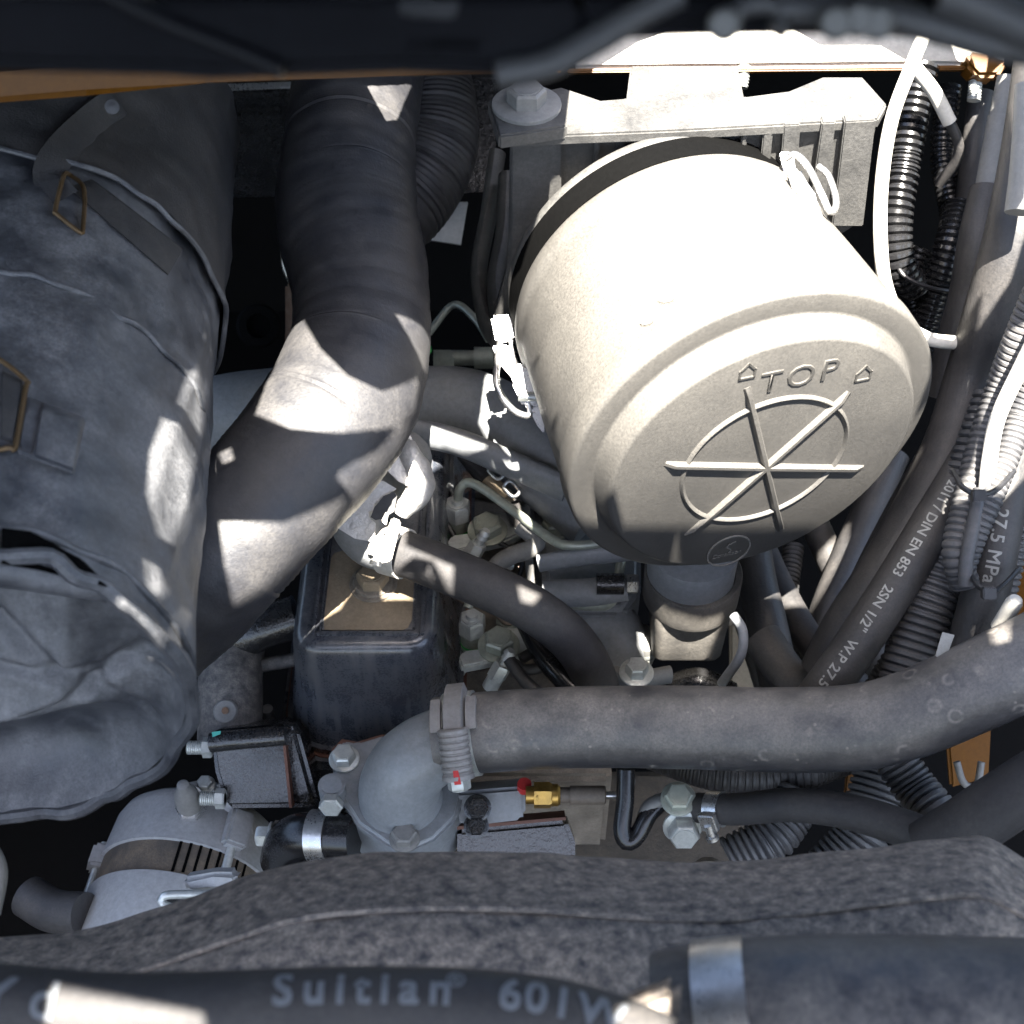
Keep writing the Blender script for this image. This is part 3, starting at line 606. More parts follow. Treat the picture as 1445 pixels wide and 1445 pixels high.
bh = px([(536, 772, .885), (580, 785, .875), (640, 808, .865), (700, 833, .862), (760, 865, .868), (808, 905, .885), (838, 955, .905), (850, 1010, .93)], step=.003)
b = Bm(); b.tube(bh, lambda u, a_: S(33, .87), 32); b.obj("breather_hose", 'rubber', label="black breather hose curving from the breather elbow over the injectors", cat="hose")
p_, t_ = frame_at(bh, .06)
hc = hose_clamp(None, "hose_clamp", "pale worm clamp where the breather hose meets its elbow", p_, t_, S(33.5, .88), .014, 'cream', "hose clamps")
Bm().prism([T(538, 735, .845), T(545, 722, .845), T(548, 724, .845), T(545, 742, .845)], FW * .003, .0006).obj("band_end", 'cream', hc)
Bm().prism([T(553, 730, .845), T(566, 735, .845), T(552, 792, .845), T(536, 795, .845), T(532, 785, .845)], FW * .004, .001).obj("band_tab", 'cream', hc)
Bm().prism([PH(612, 600, -.03), PH(640, 640, -.03), PH(640, 700, -.03), PH(618, 660, -.03)], Z * -.05, .002).obj("lifting_lug", 'cast', label="grey upright lug behind the breather beside the valve cover", cat="lug")

# ================================================================ cylinder head, injectors
hd = thing("cylinder_head", "oily brown cylinder head surface under the injectors", "cylinder head", Vector((.02, .0, -.2)))
b = Bm(); b.box(Vector((.005, .03, -.16)), X * .062, Y * .17, Z * .05, .004); b.disp(.0015, 60); b.obj("casting", 'head', hd)
for x_, y_, r_ in ((660, 660, .012), (715, 800, .014), (745, 860, .011), (690, 960, .013), (760, 910, .012), (640, 820, .012), (700, 690, .011), (735, 680, .012)):
    o = PH(x_, y_, -.112); b = Bm(); b.lathe([(0, r_), (.008, r_ * .95), (.0095, r_ * .85), (.0095, r_ * .5), (.006, r_ * .45), (.006, 0)], o, Z, 24); b.obj("boss", random.choice(['head', 'rust', 'head']), hd)
for pts, hgt in (([(625, 640), (700, 630), (745, 720), (640, 700)], .012), ([(640, 800), (700, 780), (760, 830), (700, 850), (640, 860)], .014), ([(640, 960), (760, 950), (800, 1000), (640, 1000)], .012), ([(720, 760), (765, 740), (775, 840), (735, 850)], .018)):
    b = Bm(); b.prism([PH(x_, y_, -.112) for x_, y_ in pts], Z * hgt, .003); b.disp(.001, 90); b.obj("raised_land", 'head', hd)
def injector(label, x, y, k, d, side, cx, cy):
    t = thing("fuel_injector", label, "injector", T(x, y + 50 * k, d), "fuel injectors")
    o = T(x, y, d); r = S(18 * k, d)
    b = Bm(); b.lathe([(-.030, r * .92), (-.012, r * .92), (-.0115, r * .8)], o, Z, 32); b.obj("holder", 'olive', t)
    b = Bm(); b.hex(o - Z * .0118, Z, r * 1.08, .0135, Vector((.9, .4, 0)), .001); b.obj("union_nut", 'zinc', t)
    b = Bm(); b.lathe([(-.025, r * .945), (-.0225, r * .945)], o, Z, 32, cap=False); b.obj("paint_ring", 'green', t)
    b = Bm(); b.lathe([(0, r * .5), (.006, r * .42), (.006, 0)], o, Z, 20); b.obj("pipe_sleeve", 'zinc', t)
    # clamp and its bolt
    o2 = T(cx, cy, d - .005); c = thing("injector_clamp", "zinc clamp bar " + side, "clamp", o2 - Z * .03, "injector clamps")
    w_ = lambda px_, py_: PP(px_, py_, o2 - Z * .006, Z)
    q = [w_(cx - 58, cy + 24), w_(cx - 50, cy + 12), w_(cx - 20, cy + 8), w_(cx - 4, cy - 22), w_(cx + 34, cy - 20), w_(cx + 55, cy - 2), w_(cx + 50, cy + 10), w_(cx + 20, cy + 22), w_(cx - 20, cy + 30), w_(cx - 52, cy + 36)]
    Bm().prism(q, Z * -.0085, .0016).obj("bar", 'zinc', c)
    bolt(c, o2 - Z * .006, Z, .0105, .0085, 'olive', 1.35, e1=Vector((.8, .6, 0)))
    return t, o
ia, oa = injector("far fuel injector with green paint ring near the manifold pipe", 645, 712, 1.0, .985, "on the far injector behind the breather hose", 688, 742)
ib, ob = injector("near fuel injector with green paint ring in front of the breather hose", 666, 874, 1.05, .94, "on the near injector in front of the breather hose", 704, 905)
def pipe(name, label, pts, r, m='olive', cat="pipe", group=None, step=.002, seg=16):
    return Bm().tube(px(pts, step=step), r, seg).obj(name, m, label=label, cat=cat, group=group)
pipe("fuel_line", "steel fuel line arching from the far injector towards the filter", [(646, 706, .982), (649, 690, .975), (660, 681, .972), (682, 690, .965), (730, 725, .95), (780, 762, .935), (808, 770, .93), (850, 766, .935), (870, 760, .95)], S(6.8, .96), group="fuel lines")
pipe("fuel_line", "steel fuel line bent up beside the dust valve, right of the breather hose", [(660, 858, .942), (670, 835, .945), (700, 838, .955), (760, 848, .95), (840, 856, .945), (862, 850, .942), (870, 832, .94), (875, 800, .945), (880, 770, .955)], S(6.8, .95), group="fuel lines")
# bleed screws
for x_, y_, d_, lab in ((700, 955, .93, "small bleed union with hose tail left of the near black cable"), (665, 785, .97, "small bleed union between the far clamp and the breather hose")):
    t = thing("bleed_union", lab, "fitting", T(x_, y_ + 20, d_), "bleed unions"); ax = (T(x_ + 22, y_ - 38, d_ - .012) - T(x_, y_, d_)).normalized()
    b = Bm(); b.hex(T(x_, y_, d_), ax, .0065, .012); b.lathe([(-.01, .0055), (0, .0055)], T(x_, y_, d_), ax, 16); b.obj("hexagon", 'zinc', t)
    b = Bm(); b.lathe([(.012, .003), (.016, .003), (.017, .0042), (.02, .003), (.021, .0042), (.024, .0028), (.024, 0)], T(x_, y_, d_), ax, 14); b.obj("barb", 'zinc', t)
pipe("return_hose", "grey forked rubber return hose between the two injectors", [(690, 830, .965), (700, 800, .955), (720, 785, .95), (748, 775, .948), (757, 762, .95), (735, 742, .955)], S(13, .95), 'greytube', "hose")
pipe("return_hose", "thin grey return hose dropping beside the grey intake casting", [(738, 775, .955), (746, 790, .96), (750, 830, .97), (756, 850, .975)], S(6, .96), 'greytube', "hose")
pipe("return_hose", "black return hose with pale sunlit end below the manifold pipe", [(655, 640, 1.0), (675, 665, .995), (700, 690, .99), (722, 715, .985), (735, 740, .99)], S(12, .99), 'rubber', "hose")
b = Bm(); b.tube(px([(690, 678, .985), (716, 708, .975)]), S(12.5, .98), 16); b.obj("pale_sleeve", 'coverdust', label="tan sleeve on the return hose below the manifold pipe", cat="sleeve")
for x_, y_, lab in ((700, 665, "far spring clip on the return hose below the manifold pipe"), (722, 690, "near spring clip on the return hose below the manifold pipe")):
    t = thing("spring_clip", lab, "clip", T(x_, y_ + 10, .975), "spring clips")
    b = Bm(); k = 11; b.tube(path([T(x_ + dx_ * k, y_ + dy_ * k, .97) for dx_, dy_ in ((-1, -.2), (-.2, -1), (1, .2), (.2, 1))], closed=True, step=.001), .0013, 8); b.obj("wire", 'steel', t)
rn = thing("rusty_nut", "rusty brown nut behind the far injector", "nut", T(640, 690, 1.0))
b = Bm(); b.lathe([(0, .015), (.002, .015), (.003, .0135), (.003, 0)], PH(640, 682, -.095), Z, 28); b.obj("washer", 'rust', rn)
b = Bm(); b.hex(PH(640, 682, -.092), Z, .0115, .009, dome=.001); b.obj("hexagon", 'rust', rn)
pipe("cable", "glossy black cable under the near end of the breather hose", [(745, 880, .93), (768, 925, .915), (800, 962, .905), (840, 1010, .90)], S(17, .91), 'gloss', "cable")
pipe("cable", "thin black looped lead beside the near bleed union", [(722, 935, .925), (745, 945, .92), (775, 935, .925), (765, 915, .935), (735, 930, .93)], S(8, .93), 'hose', "cable")
pipe("cable", "thin dark lead running down from the near bleed union", [(718, 930, .92), (740, 960, .915), (775, 990, .91)], S(9, .92), 'hose', "cable")

# small hardware crowded round the injectors
for k, (x_, y_, z_, r_, m_, lab) in enumerate(((668, 655, -.098, .0065, 'zinc', "small zinc bolt beside the rusty nut behind the far injector"), (735, 655, -.098, .006, 'olive', "olive bolt just under the edge of the manifold pipe"), (622, 800, -.1, .006, 'zinc', "small bolt tight against the valve cover beside the breather hose"), (742, 905, -.098, .0065, 'rust', "rusty bolt right of the near injector clamp"), (640, 945, -.1, .006, 'zinc', "small bolt below the near injector clamp"), (757, 770, -.093, .0055, 'olive', "olive bolt at the left edge of the grey intake casting"), (705, 668, -.098, .006, 'rust', "rusty bolt under the spring clips"))):
    t = thing("head_bolt", lab, "bolt", PH(x_, y_, z_), "small head bolts"); bolt(t, PH(x_, y_, z_), Z, r_, r_ * .9, m_, 1.5, name="hexagon")
pipe("wire", "thin black wire looping between the far injector and the intake casting", [(628, 735, .99), (655, 770, .985), (700, 765, .98), (735, 790, .98), (728, 830, .985)], S(3.5, .98), 'tie', "wire")
pipe("wire", "thin brown wire dropping behind the near injector", [(640, 840, .97), (655, 850, .965), (690, 858, .97), (715, 880, .965), (735, 870, .97)], S(3.5, .97), 'brown', "wire")
pipe("leak_off_pipe", "short zinc leak-off pipe below the far clamp", [(655, 800, .975), (680, 808, .965), (705, 795, .962), (722, 800, .968)], S(5, .97), 'zinc', "pipe")
Bm().prism([PH(x_, y_, -.088) for x_, y_ in ((700, 845), (738, 840), (752, 872), (720, 890), (700, 876))], Z * -.006, .001).obj("small_bracket", 'olive', label="small olive plate bracket above the near injector clamp", cat="bracket")
Bm().prism([PH(x_, y_, -.086) for x_, y_ in ((722, 640), (752, 655), (756, 690), (738, 700), (728, 672))], Z * -.006, .001).obj("small_bracket", 'cast', label="small grey plate bracket under the manifold pipe edge", cat="bracket")

# ================================================================ grey intake casting right of the injectors
im = thing("intake_manifold", "grey cast intake manifold below the air filter", "manifold", T(820, 960, .98))
zi = -.045
Bm().prism([PH(x_, y_, zi) for x_, y_ in ((748, 668), (800, 672), (905, 700), (905, 830), (880, 862), (770, 862), (764, 800))], Z * -.06, .005, 3).obj("runner", 'cast', im)
b = Bm(); b.tube(px([(768, 838, .945), (830, 836, .94), (884, 828, .938)]), lambda u, a_: S(20, .94), 24); b.obj("cross_tube", 'cast', im)
b = Bm(); b.tube(px([(760, 795, .945), (830, 785, .94), (930, 775, .935)]), S(16, .94), 20, squash=.6); b.obj("stiffener", 'cast', im)
b = Bm(); b.tube(px([(770, 905, .985), (850, 880, .975), (872, 915, .97), (850, 965, .975)]), lambda u, a_: S(48, .97) * (1 - .25 * u), 32); b.obj("bowl", 'cast', im)
bolt(im, PH(782, 748, zi + .001), Z, .0085, .008, 'olive', 1.3)
b = Bm(); b.lathe([(-.018, .0072), (0, .0072), (0, 0)], T(880, 824, .93), X, 18); b.obj("stub", 'black', im)
b = Bm(); b.hex(T(884, 824, .93), X, .0068, .008); b.obj("cap_screw", 'steel', im)
b = Bm(); b.lathe([(0, S(26, .97)), (.03, S(24, .97)), (.032, S(18, .97))], PH(893, 935, -.10), Z + X * .2, 28); fl = b.obj("fuel_canister", 'greytube', label="small grey ribbed canister tucked left of the dust valve", cat="canister")
for zz in (.008, .014, .02): 
    b = Bm(); b.lathe([(zz, S(25.6, .97)), (zz + .002, S(25.9, .97)), (zz + .004, S(25.2, .97))], PH(893, 935, -.10), (Z + X * .2), 28, cap=False); b.obj("rib", 'zinc', fl)
fb = thing("banjo_fitting", "zinc bolt and eyelet left below the dust valve", "fitting", T(900, 960, .92))
bolt(fb, T(898, 950, .915), Z, .0075, .008, 'zinc', 1.5)
b = Bm(); b.tube(px([(850, 948, .93), (900, 958, .925), (945, 952, .93)]), S(16, .92), 18, squash=.7); b.obj("eyelet", 'greytube', fb)
b = Bm(); b.tube(px([(1035, 868, .86), (1048, 890, .855), (1045, 925, .86), (1018, 965, .88)]), S(7, .86), 14); b.obj("drain_wire", 'cast', label="grey curved pipe hugging the right side of the dust valve", cat="pipe")
b = Bm(); b.tube(px([(930, 985, .94), (980, 965, .95), (1030, 985, .94)]), S(22, .94), 18, noisy=.2); b.obj("rear_bracket", 'black', label="dark bracket below the dust valve lip", cat="bracket")

# ================================================================ coolant hose, thermostat elbow, clamp
ch = px([(618, 1040, .845), (700, 1032, .84), (820, 1026, .83), (960, 1026, .815), (1100, 1030, .80), (1210, 1026, .785), (1290, 1006, .775), (1370, 972, .765), (1450, 934, .755), (1540, 890, .75)], step=.003)
CR = S(58, .82)
b = Bm(); b.tube(ch, lambda u, a_: CR * (1 + .05 * max(0, u - .6)), 48, noisy=.012); b.obj("coolant_hose", 'coolant', label="fat dusty grey-black coolant hose crossing from the thermostat elbow to right edge", cat="hose")
te = thing("thermostat_elbow", "cast aluminium thermostat elbow bolted in front of the valve cover", "elbow", T(565, 1210, .86))
b = Bm(); b.tube(px([(566, 1128, .870), (565, 1107, .858), (579, 1080, .850), (608, 1058, .846), (650, 1041, .845)], step=.002), lambda u, a_: S(61 - 9 * min(1, u * 1.3), .85), 44); b.obj("elbow", 'alu', te)
zf = T(560, 1150, .86).z
fz = lambda x_, y_, z=zf: PH(x_, y_, z)
fl_ = [(572, 1198), (545, 1186), (508, 1160), (488, 1128), (476, 1095), (474, 1060), (488, 1046), (508, 1050), (540, 1040), (600, 1044), (640, 1070), (650, 1110), (640, 1150), (610, 1180)]
fl_ = [(562 + (x_ - 562) * 1.07, 1112 + (y_ - 1112) * 1.05) for x_, y_ in fl_]
Bm().prism([PH(x_, y_, zf) for x_, y_ in fl_], Z * -.009, .0025, 3).obj("flange", 'alu', te)
Bm().prism([PH(x_, y_, zf - .0092) for x_, y_ in fl_], Z * -.0012).obj("gasket", 'gasket', te)
Bm().prism([PH(x_, y_ + 2, zf - .0105) for x_, y_ in fl_], Z * -.04, .003, 3).obj("housing_base", 'alu', te)
bolt(te, PH(486, 1072, zf + .0005), Z, .0075, .007, 'zinc', 1.3)
bolt(te, PH(571, 1184, zf + .0005), Z, .0078, .007, 'greytube', 1.2)
b = Bm(); b.lathe([(-.022, .0085), (0, .0085), (0, .0065), (.001, .0065)], T(468, 1108, .865), Z, 24); b.obj("side_boss", 'alu', te)
bolt(te, T(468, 1132, .862), (Z * .3 - Y), .0075, .006, 'zinc', 0)
b = Bm(); b.prism([T(456, 1112, .866), T(466, 1106, .866), T(468, 1112, .866), T(458, 1120, .866)], FW * -.0006); b.obj("paint_mark", 'teal', te)
# T-bolt clamp over the hose end
p_, t_ = frame_at(ch, .045)
tcl = thing("hose_clamp", "dusty steel worm clamp with red-marked screw on the coolant hose", "hose clamp", p_ - Z * CR, "hose clamps")
ring(p_, t_, CR, CR + .0016, .018).obj("band", 'zinc', tcl)
n = (CAM - p_); n = (n - t_ * n.dot(t_)).normalized(); sv = t_.cross(n).normalized()
if sv.dot(UP) < 0: sv = -sv
M['clampm'] = mat("dull_clamp_steel", (.3, .29, .285), .42, (.28, .26, .24), .6, .4, metal=.5, scale=120, bump=.2)
for k in (-1, 1):
    b = Bm(); L_ = []
    for i in range(9):
        a_ = .10 + .75 * i / 8; dvv = n * math.cos(a_) + sv * math.sin(a_); tg = (sv * math.cos(a_) - n * math.sin(a_))
        c0 = p_ + t_ * k * .0105; r0 = CR + .0016
        L_.append([c0 - t_ * .003 + dvv * r0, c0 + t_ * .003 + dvv * r0, c0 + t_ * .003 + dvv * (r0 + .0035), c0 - t_ * .003 + dvv * (r0 + .0035)])
    b.loft(L_); b.obj("side_saddle", 'clampm', tcl)
for nm, a0_, a1_, r0_, cr_ in (("band_strip", -.2, 1.35, .0068, None), ("worm_screw", -.95, -.15, .0078, (.0028, .16))):
    if nm == "worm_screw":
        s0 = p_ + n * (CR + .007) + sv * .004; s1 = s0 - sv * .028 - n * .004
        pth = path([s0, (s0 + s1) / 2, s1], step=.0004); b = Bm(); b.tube(pth, .0086, 24, corr=(.0036, .10)); b.obj(nm, 'clampm', tcl)
        ax = (s1 - s0).normalized(); b = Bm(); b.hex(s1, ax, .0068, .0075, t_, .0005); b.obj("screw_head", 'zinc', tcl)
        b = Bm(); b.lathe([(-.0015, .0096), (.0012, .0096), (.0012, .005)], s1, ax, 24); b.obj("collar", 'clampm', tcl)
        b = Bm(); b.prism([s1 + n * .0088 - sv * .004 + t_ * -.001, s1 + n * .0088 - sv * .004 + t_ * .003, s1 + n * .0093 + sv * .004 + t_ * .002, s1 + n * .0093 + sv * .004 - t_ * .001], n * .0004); b.obj("paint_mark", 'red', tcl)
    else:
        b = Bm(); L_ = []
        for i in range(13):
            a_ = a0_ + (a1_ - a0_) * i / 12; dvv = n * math.cos(a_) + sv * math.sin(a_); r0 = CR + .0018
            L_.append([p_ - t_ * .0068 + dvv * r0, p_ + t_ * .0068 + dvv * r0, p_ + t_ * .0052 + dvv * (r0 + .0055), p_ - t_ * .0052 + dvv * (r0 + .0055)])
        b.loft(L_); b.obj(nm, 'clampm', tcl)

# ================================================================ things under the coolant hose
cs = thing("sensor_housing", "grey cast sensor housing under the clamp of the coolant hose", "housing", T(700, 1190, .87))
Bm().prism([T(640, 1118, .87), T(740, 1110, .87), T(742, 1150, .87), T(735, 1158, .87), T(650, 1168, .87)], FW * .03, .003).obj("casting", 'cast', cs)
bolt(cs, T(674, 1140, .862), CAM - T(674, 1140, .862), .007, .008, 'black', 1.2)
bolt(cs, T(672, 1166, .865), CAM - T(672, 1166, .865), .006, .009, 'black', 1.3)
sb_ = thing("temperature_sender", "brass hex sender with brown body below the coolant hose", "sender", T(800, 1140, .86))
o = T(742, 1122, .862)
b = Bm(); b.lathe([(0, .0055), (.006, .0055), (.006, .0072), (.0075, .0075)], o, X, 20); b.obj("thread", 'brass', sb_)
b = Bm(); b.hex(o + X * .005, X, .0082, .011, Y + Z); b.obj("hexagon", 'brass', sb_)
b = Bm(); b.lathe([(.016, .0068), (.0195, .0068), (.021, .0055)], o, X, 20); b.obj("shoulder", 'brass', sb_)
b = Bm(); b.lathe([(.021, .0048), (.027, .0048), (.027, .0058), (.048, .0058), (.049, .005), (.049, 0)], o, X, 24); b.obj("body", 'brown', sb_)
b = Bm(); b.lathe([(.049, .0022), (.057, .0022), (.057, 0)], o, X, 12); b.obj("terminal", 'steel', sb_)
b = Bm(); b.tube(px([(872, 1122, .862), (885, 1118, .86), (894, 1105, .862), (890, 1085, .87)]), .0012, 8); b.obj("lead", 'cast', sb_)
b = Bm(); b.lathe([(0, .0045), (.006, .0045), (.007, 0)], T(740, 1106, .868), Z * -1, 14); b.obj("red_cap", 'red', label="small red cap just above the brass sender", cat="cap")
b = Bm(); b.prism([T(645, 1172, .88), T(800, 1158, .88), T(812, 1190, .88), T(812, 1215, .88), T(645, 1215, .88)], FW * .03, .003); gb = b.obj("glossy_cover", 'black', label="glossy black cover edge below the sensor housing", cat="cover")
Bm().prism([T(645, 1166, .882), T(798, 1153, .882), T(799, 1157, .882), T(645, 1171, .882)], FW * .02).obj("gasket", 'gasket', gb)
b = Bm(); b.prism([PH(x_, y_, -.2) for x_, y_ in ((640, 1080), (1060, 1080), (1060, 1330), (640, 1330))], Z * -.1, .01); b.disp(.003, 40); b.obj("engine_block", 'block', label="brown dusty engine block glimpsed below the coolant hose", cat="engine block")
pipe("drain_pipe", "glossy black hooked pipe below the coolant hose, right of the sender", [(883, 1085, .85), (882, 1130, .85), (878, 1170, .85), (885, 1188, .85), (900, 1178, .85), (915, 1150, .85), (935, 1130, .852)], S(13, .85), 'gloss', "pipe")
lv = thing("lever_casting", "small dusty lever casting with zinc bolts below the coolant hose", "lever", T(950, 1190, .85))
b = Bm(); b.tube(px([(905, 1170, .855), (915, 1140, .852), (940, 1128, .85), (965, 1130, .848)]), S(15, .85), 18, squash=.7); b.obj("arm", 'greytube', lv)
bolt(lv, T(957, 1128, .842), (CAM - T(957, 1128, .842)) * .5 + Z * .5, .0085, .007, 'olive', 1.25)
bolt(lv, T(963, 1165, .845), (CAM - T(963, 1165, .845)) + X * .1 - UP * .6, .0095, .010, 'zinc', 1.25)
bolt(lv, T(965, 1148, .846), Z, .009, .004, 'zinc', 0)
th = px([(985, 1140, .845), (1040, 1142, .83), (1110, 1136, .81), (1180, 1142, .795), (1250, 1160, .78), (1330, 1190, .76), (1400, 1215, .74)], step=.003)
b = Bm(); b.tube(th, lambda u, a_: S(22 + 5 * u, .82), 26); b.obj("bypass_hose", 'rubber', label="slim black bypass hose running right below the coolant hose", cat="hose")
p_, t_ = frame_at(th, .075); hose_clamp(None, "hose_clamp", "small bright clamp at the left end of the slim bypass hose", p_, t_, S(22.5, .825), .009, 'steel', "hose clamps", side=.7)
b = Bm(); b.tube(px([(1310, 1200, .76), (1360, 1170, .75), (1420, 1130, .74), (1500, 1080, .73)]), S(44, .75), 28); b.obj("lower_hose", 'rubber', label="stout black hose rising to the right edge above the shroud", cat="hose")
b = Bm(); b.tube(px([(920, 1060, .9), (1000, 1088, .885), (1070, 1094, .88), (1140, 1086, .88), (1210, 1060, .89)], step=.0006), S(26, .88), 22, corr=(.0021, .05)); b.obj("braided_hose", 'hose', label="dark braided hose sagging just under the coolant hose", cat="hose")
def loom(label, pts, r, pitch=.0042, m='loom', group="corrugated looms", depth=.16, seg=24):
    d0 = pts[0][2]; return Bm().tube(corr_path(pts, pitch), r, seg, corr=(pitch, depth)).obj("corrugated_loom", m, label=label, cat="cable loom", group=group)
loom("corrugated loom sloping under the slim bypass hose, leftmost below the coolant hose", [(1130, 1120, .87), (1110, 1155, .865), (1085, 1185, .86), (1030, 1215, .86)], S(32, .86))
loom("corrugated loom crossing behind the slim bypass hose at mid right", [(1250, 1070, .86), (1235, 1120, .855), (1215, 1180, .85), (1170, 1230, .85)], S(36, .85))
loom("corrugated loom right of the orange sliver below the coolant hose", [(1262, 1070, .815), (1290, 1110, .81), (1322, 1150, .80), (1350, 1200, .80)], S(29, .81))
b = Bm(); b.prism([T(1196, 1080, .9), T(1210, 1082, .9), T(1198, 1140, .9), T(1190, 1135, .9)], FW * .004, .001); b.obj("orange_strip", 'yellow', label="narrow orange strip between looms below the coolant hose", cat="strip")
b = Bm(); b.lathe([(0, S(30, .9)), (.01, S(30, .9)), (.014, S(24, .9))], T(1000, 1240, .9), CAM - T(1000, 1240, .9), 24); b.obj("pulley_nose", 'head', label="dusty round nose below the lever casting", cat="pulley")
b = Bm(); b.tube(px([(1350, 1075, .85), (1360, 1105, .85), (1378, 1108, .85), (1385, 1075, .85)]), .0022, 10); b.obj("wire_loop", 'greytube', label="thin wire loop against the orange panel at lower right", cat="wire")

# ================================================================ left of the engine: casting, exhaust bracket, alternator
oc = thing("outlet_casting", "speckled dusty casting left of the valve cover", "casting", T(330, 1040, .93))
b = Bm(); b.tube(px([(335, 870, .97), (328, 920, .955), (325, 980, .94), (325, 1050, .93)]), lambda u, a_: S(45, .95), 32, noisy=.05); b.obj("tube", 'dcast', oc)
b = Bm(); b.tube(px([(330, 905, .95), (370, 885, .945), (420, 870, .945)]), S(32, .945), 24, noisy=.1); b.obj("upper_neck", 'black', oc)
b = Bm(); b.tube(px([(340, 950, .955), (365, 940, .95), (420, 930, .95)]), S(10, .95), 14); b.obj("rail", 'dcast', oc)
b = Bm(); b.lathe([(-.012, S(17, .925)), (0, S(17, .925)), (.001, S(15, .925)), (.001, 0)], T(318, 1004, .915), Z * .8 - Y * .5, 28); b.obj("lug", 'greytube', oc)
b = Bm(); b.lathe([(0, S(5, .92)), (.001, S(5, .92)), (.001, 0)], T(318, 1003, .9138), Z * .8 - Y * .5, 14); b.obj("plug", 'rust', oc)
b = Bm(); b.lathe([(-.03, S(8, .95)), (0, S(8, .95)), (0, 0)], T(377, 1000, .95), Z, 16); b.obj("stud", 'greytube', oc)
eb = thing("black_bracket", "glossy black cast bracket between alternator and valve cover", "bracket", T(350, 1140, .92))
Bm().prism([T(296, 1036, .905), T(310, 1030, .9), T(404, 1022, .9), T(420, 1030, .9), T(450, 1140, .905), T(318, 1142, .905), T(302, 1090, .905)], FW * .04, .006, 3).disp(.0008, 120).obj("casting", 'black', eb)
b = Bm(); b.tube(px([(298, 1048, .897), (345, 1043, .894), (404, 1038, .892)]), S(14, .9), 18); b.obj("upper_barrel", 'black', eb)
Bm().prism([T(397, 1030, .893), T(401, 1030, .893), T(412, 1140, .893), T(408, 1140, .893)], FW * .01).obj("gasket_edge", 'gasket', eb)
for x_, y_ in ((300, 1055), (318, 1127)):
    o = T(x_, y_, .9)
    b = Bm(); pth = path([o, o - X * .008, o - X * .016], step=.0002); b.tube(pth, .0042, 16, corr=(.0013, .14)); b.obj("stud", 'zinc', eb)
    b = Bm(); b.hex(o - X * .006, X, .0066, .006, Z); b.obj("nut", 'zinc', eb)
b = Bm(); b.prism([T(299, 1033, .889), T(312, 1031, .889), T(311, 1036, .889), T(300, 1040, .889)], FW * -.0005); b.obj("paint_mark", 'teal', eb)
# alternator
al = thing("alternator", "grey alternator with brown laminated core at lower left", "alternator", T(225, 1340, .87))
AO = T(216, 1262, .87); AX = Vector((-.12, -1, 0)).normalized(); AR = S(138, .865)
AO = AO - Z * AR * 1.0
def at_(z): return z
b = Bm(); b.lathe([(-.085, AR * .62), (-.083, AR * .80), (-.078, AR * .90), (-.07, AR * .95), (-.042, AR * .985), (-.0395, AR * .99), (-.0388, AR * .95)], AO, AX, 96, X); rear = b.obj("rear_shell", 'altern', al)
b = Bm(); b.lathe([(-.039, AR * .9), (-.039, AR * .955), (-.0165, AR * .955), (-.0165, AR * .9)], AO, AX, 96, X); b.obj("stator_core", 'lamin', al)
for i in range(8):
    a_ = math.radians(38 + i * 6.5); dvv = (X * math.cos(a_) + Z * math.sin(a_))
    Bm().box(AO - AX * .0277 + dvv * AR * .955, AX * .0105, (Z * math.cos(a_) - X * math.sin(a_)) * .0009, dvv * .0006).obj("core_slot", 'void', al)
b = Bm(); b.lathe([(-.017, AR * .95), (-.0165, AR * .995), (-.014, AR), (.034, AR * .985), (.038, AR * .95), (.045, AR * .80), (.05, AR * .5), (.05, 0)], AO, AX, 96, X); front = b.obj("front_shell", 'altern', al)
for a_d, t0, t1 in ((162, -.055, .045), (52, -.065, .015)):
    a_ = math.radians(a_d); dvv = X * math.cos(a_) + Z * math.sin(a_); tg = Z * math.cos(a_) - X * math.sin(a_)
    for s0, s1 in ((t0, -.0388), (-.0167, t1)):
        Bm().box(AO + AX * (s0 + s1) / 2 + dvv * AR * .99, AX * (s1 - s0) / 2, tg * .008, dvv * .0065, .002).obj("ear", 'altern', al)
    b = Bm(); b.lathe([(t0 - .003, .003), (t1 + .003, .003), (t1 + .003, 0)], AO + dvv * (AR * .99), AX, 14); b.obj("through_bolt", 'zinc', al)
    b = Bm(); b.hex(AO + dvv * AR * .99 + AX * t1, AX, .0048, .004); b.obj("bolt_head", 'zinc', al)
Bm().prism([T(255, 1240, .83), T(300, 1232, .828), T(332, 1232, .828), T(336, 1245, .828), T(320, 1256, .828), T(265, 1262, .83)], FW * .016, .004, 3).obj("mounting_ear", 'altern', al)
b = Bm(); b.tube(px([(300, 1262, .825), (262, 1262, .825), (232, 1264, .825), (228, 1275, .825), (245, 1282, .825)]), .0026, 12); b.obj("vent_rim", 'zinc', al)
Bm().prism([T(232, 1266, .832), T(285, 1264, .832), T(270, 1282, .832), T(240, 1280, .832)], FW * .003).obj("vent", 'tie', al)
o = AO - AX * .062 + Z * AR * .93 + X * .006
b = Bm(); b.lathe([(0, .010), (.003, .010)], o, Z, 6); b.hex(o, Z, .0085, .006); b.obj("terminal_nut", 'steel', al)
bo = thing("rubber_boot", "translucent grey rubber boot on the alternator terminal", "boot", o)
b = Bm(); b.lathe([(.005, .008), (.012, .0085), (.02, .0075), (.026, .0048), (.031, .0038), (.033, 0)], o, Z, 28); b.obj("boot", 'greytube', bo)
Bm().prism([T(252, 1108, .91), T(280, 1102, .91), T(282, 1140, .91), T(258, 1146, .91)], FW * .004, .001).obj("terminal_plate", 'greytube', al)
bolt(al, T(271, 1124, .908), CAM - T(271, 1124, .908), .0045, .003, 'zinc', 1.5)
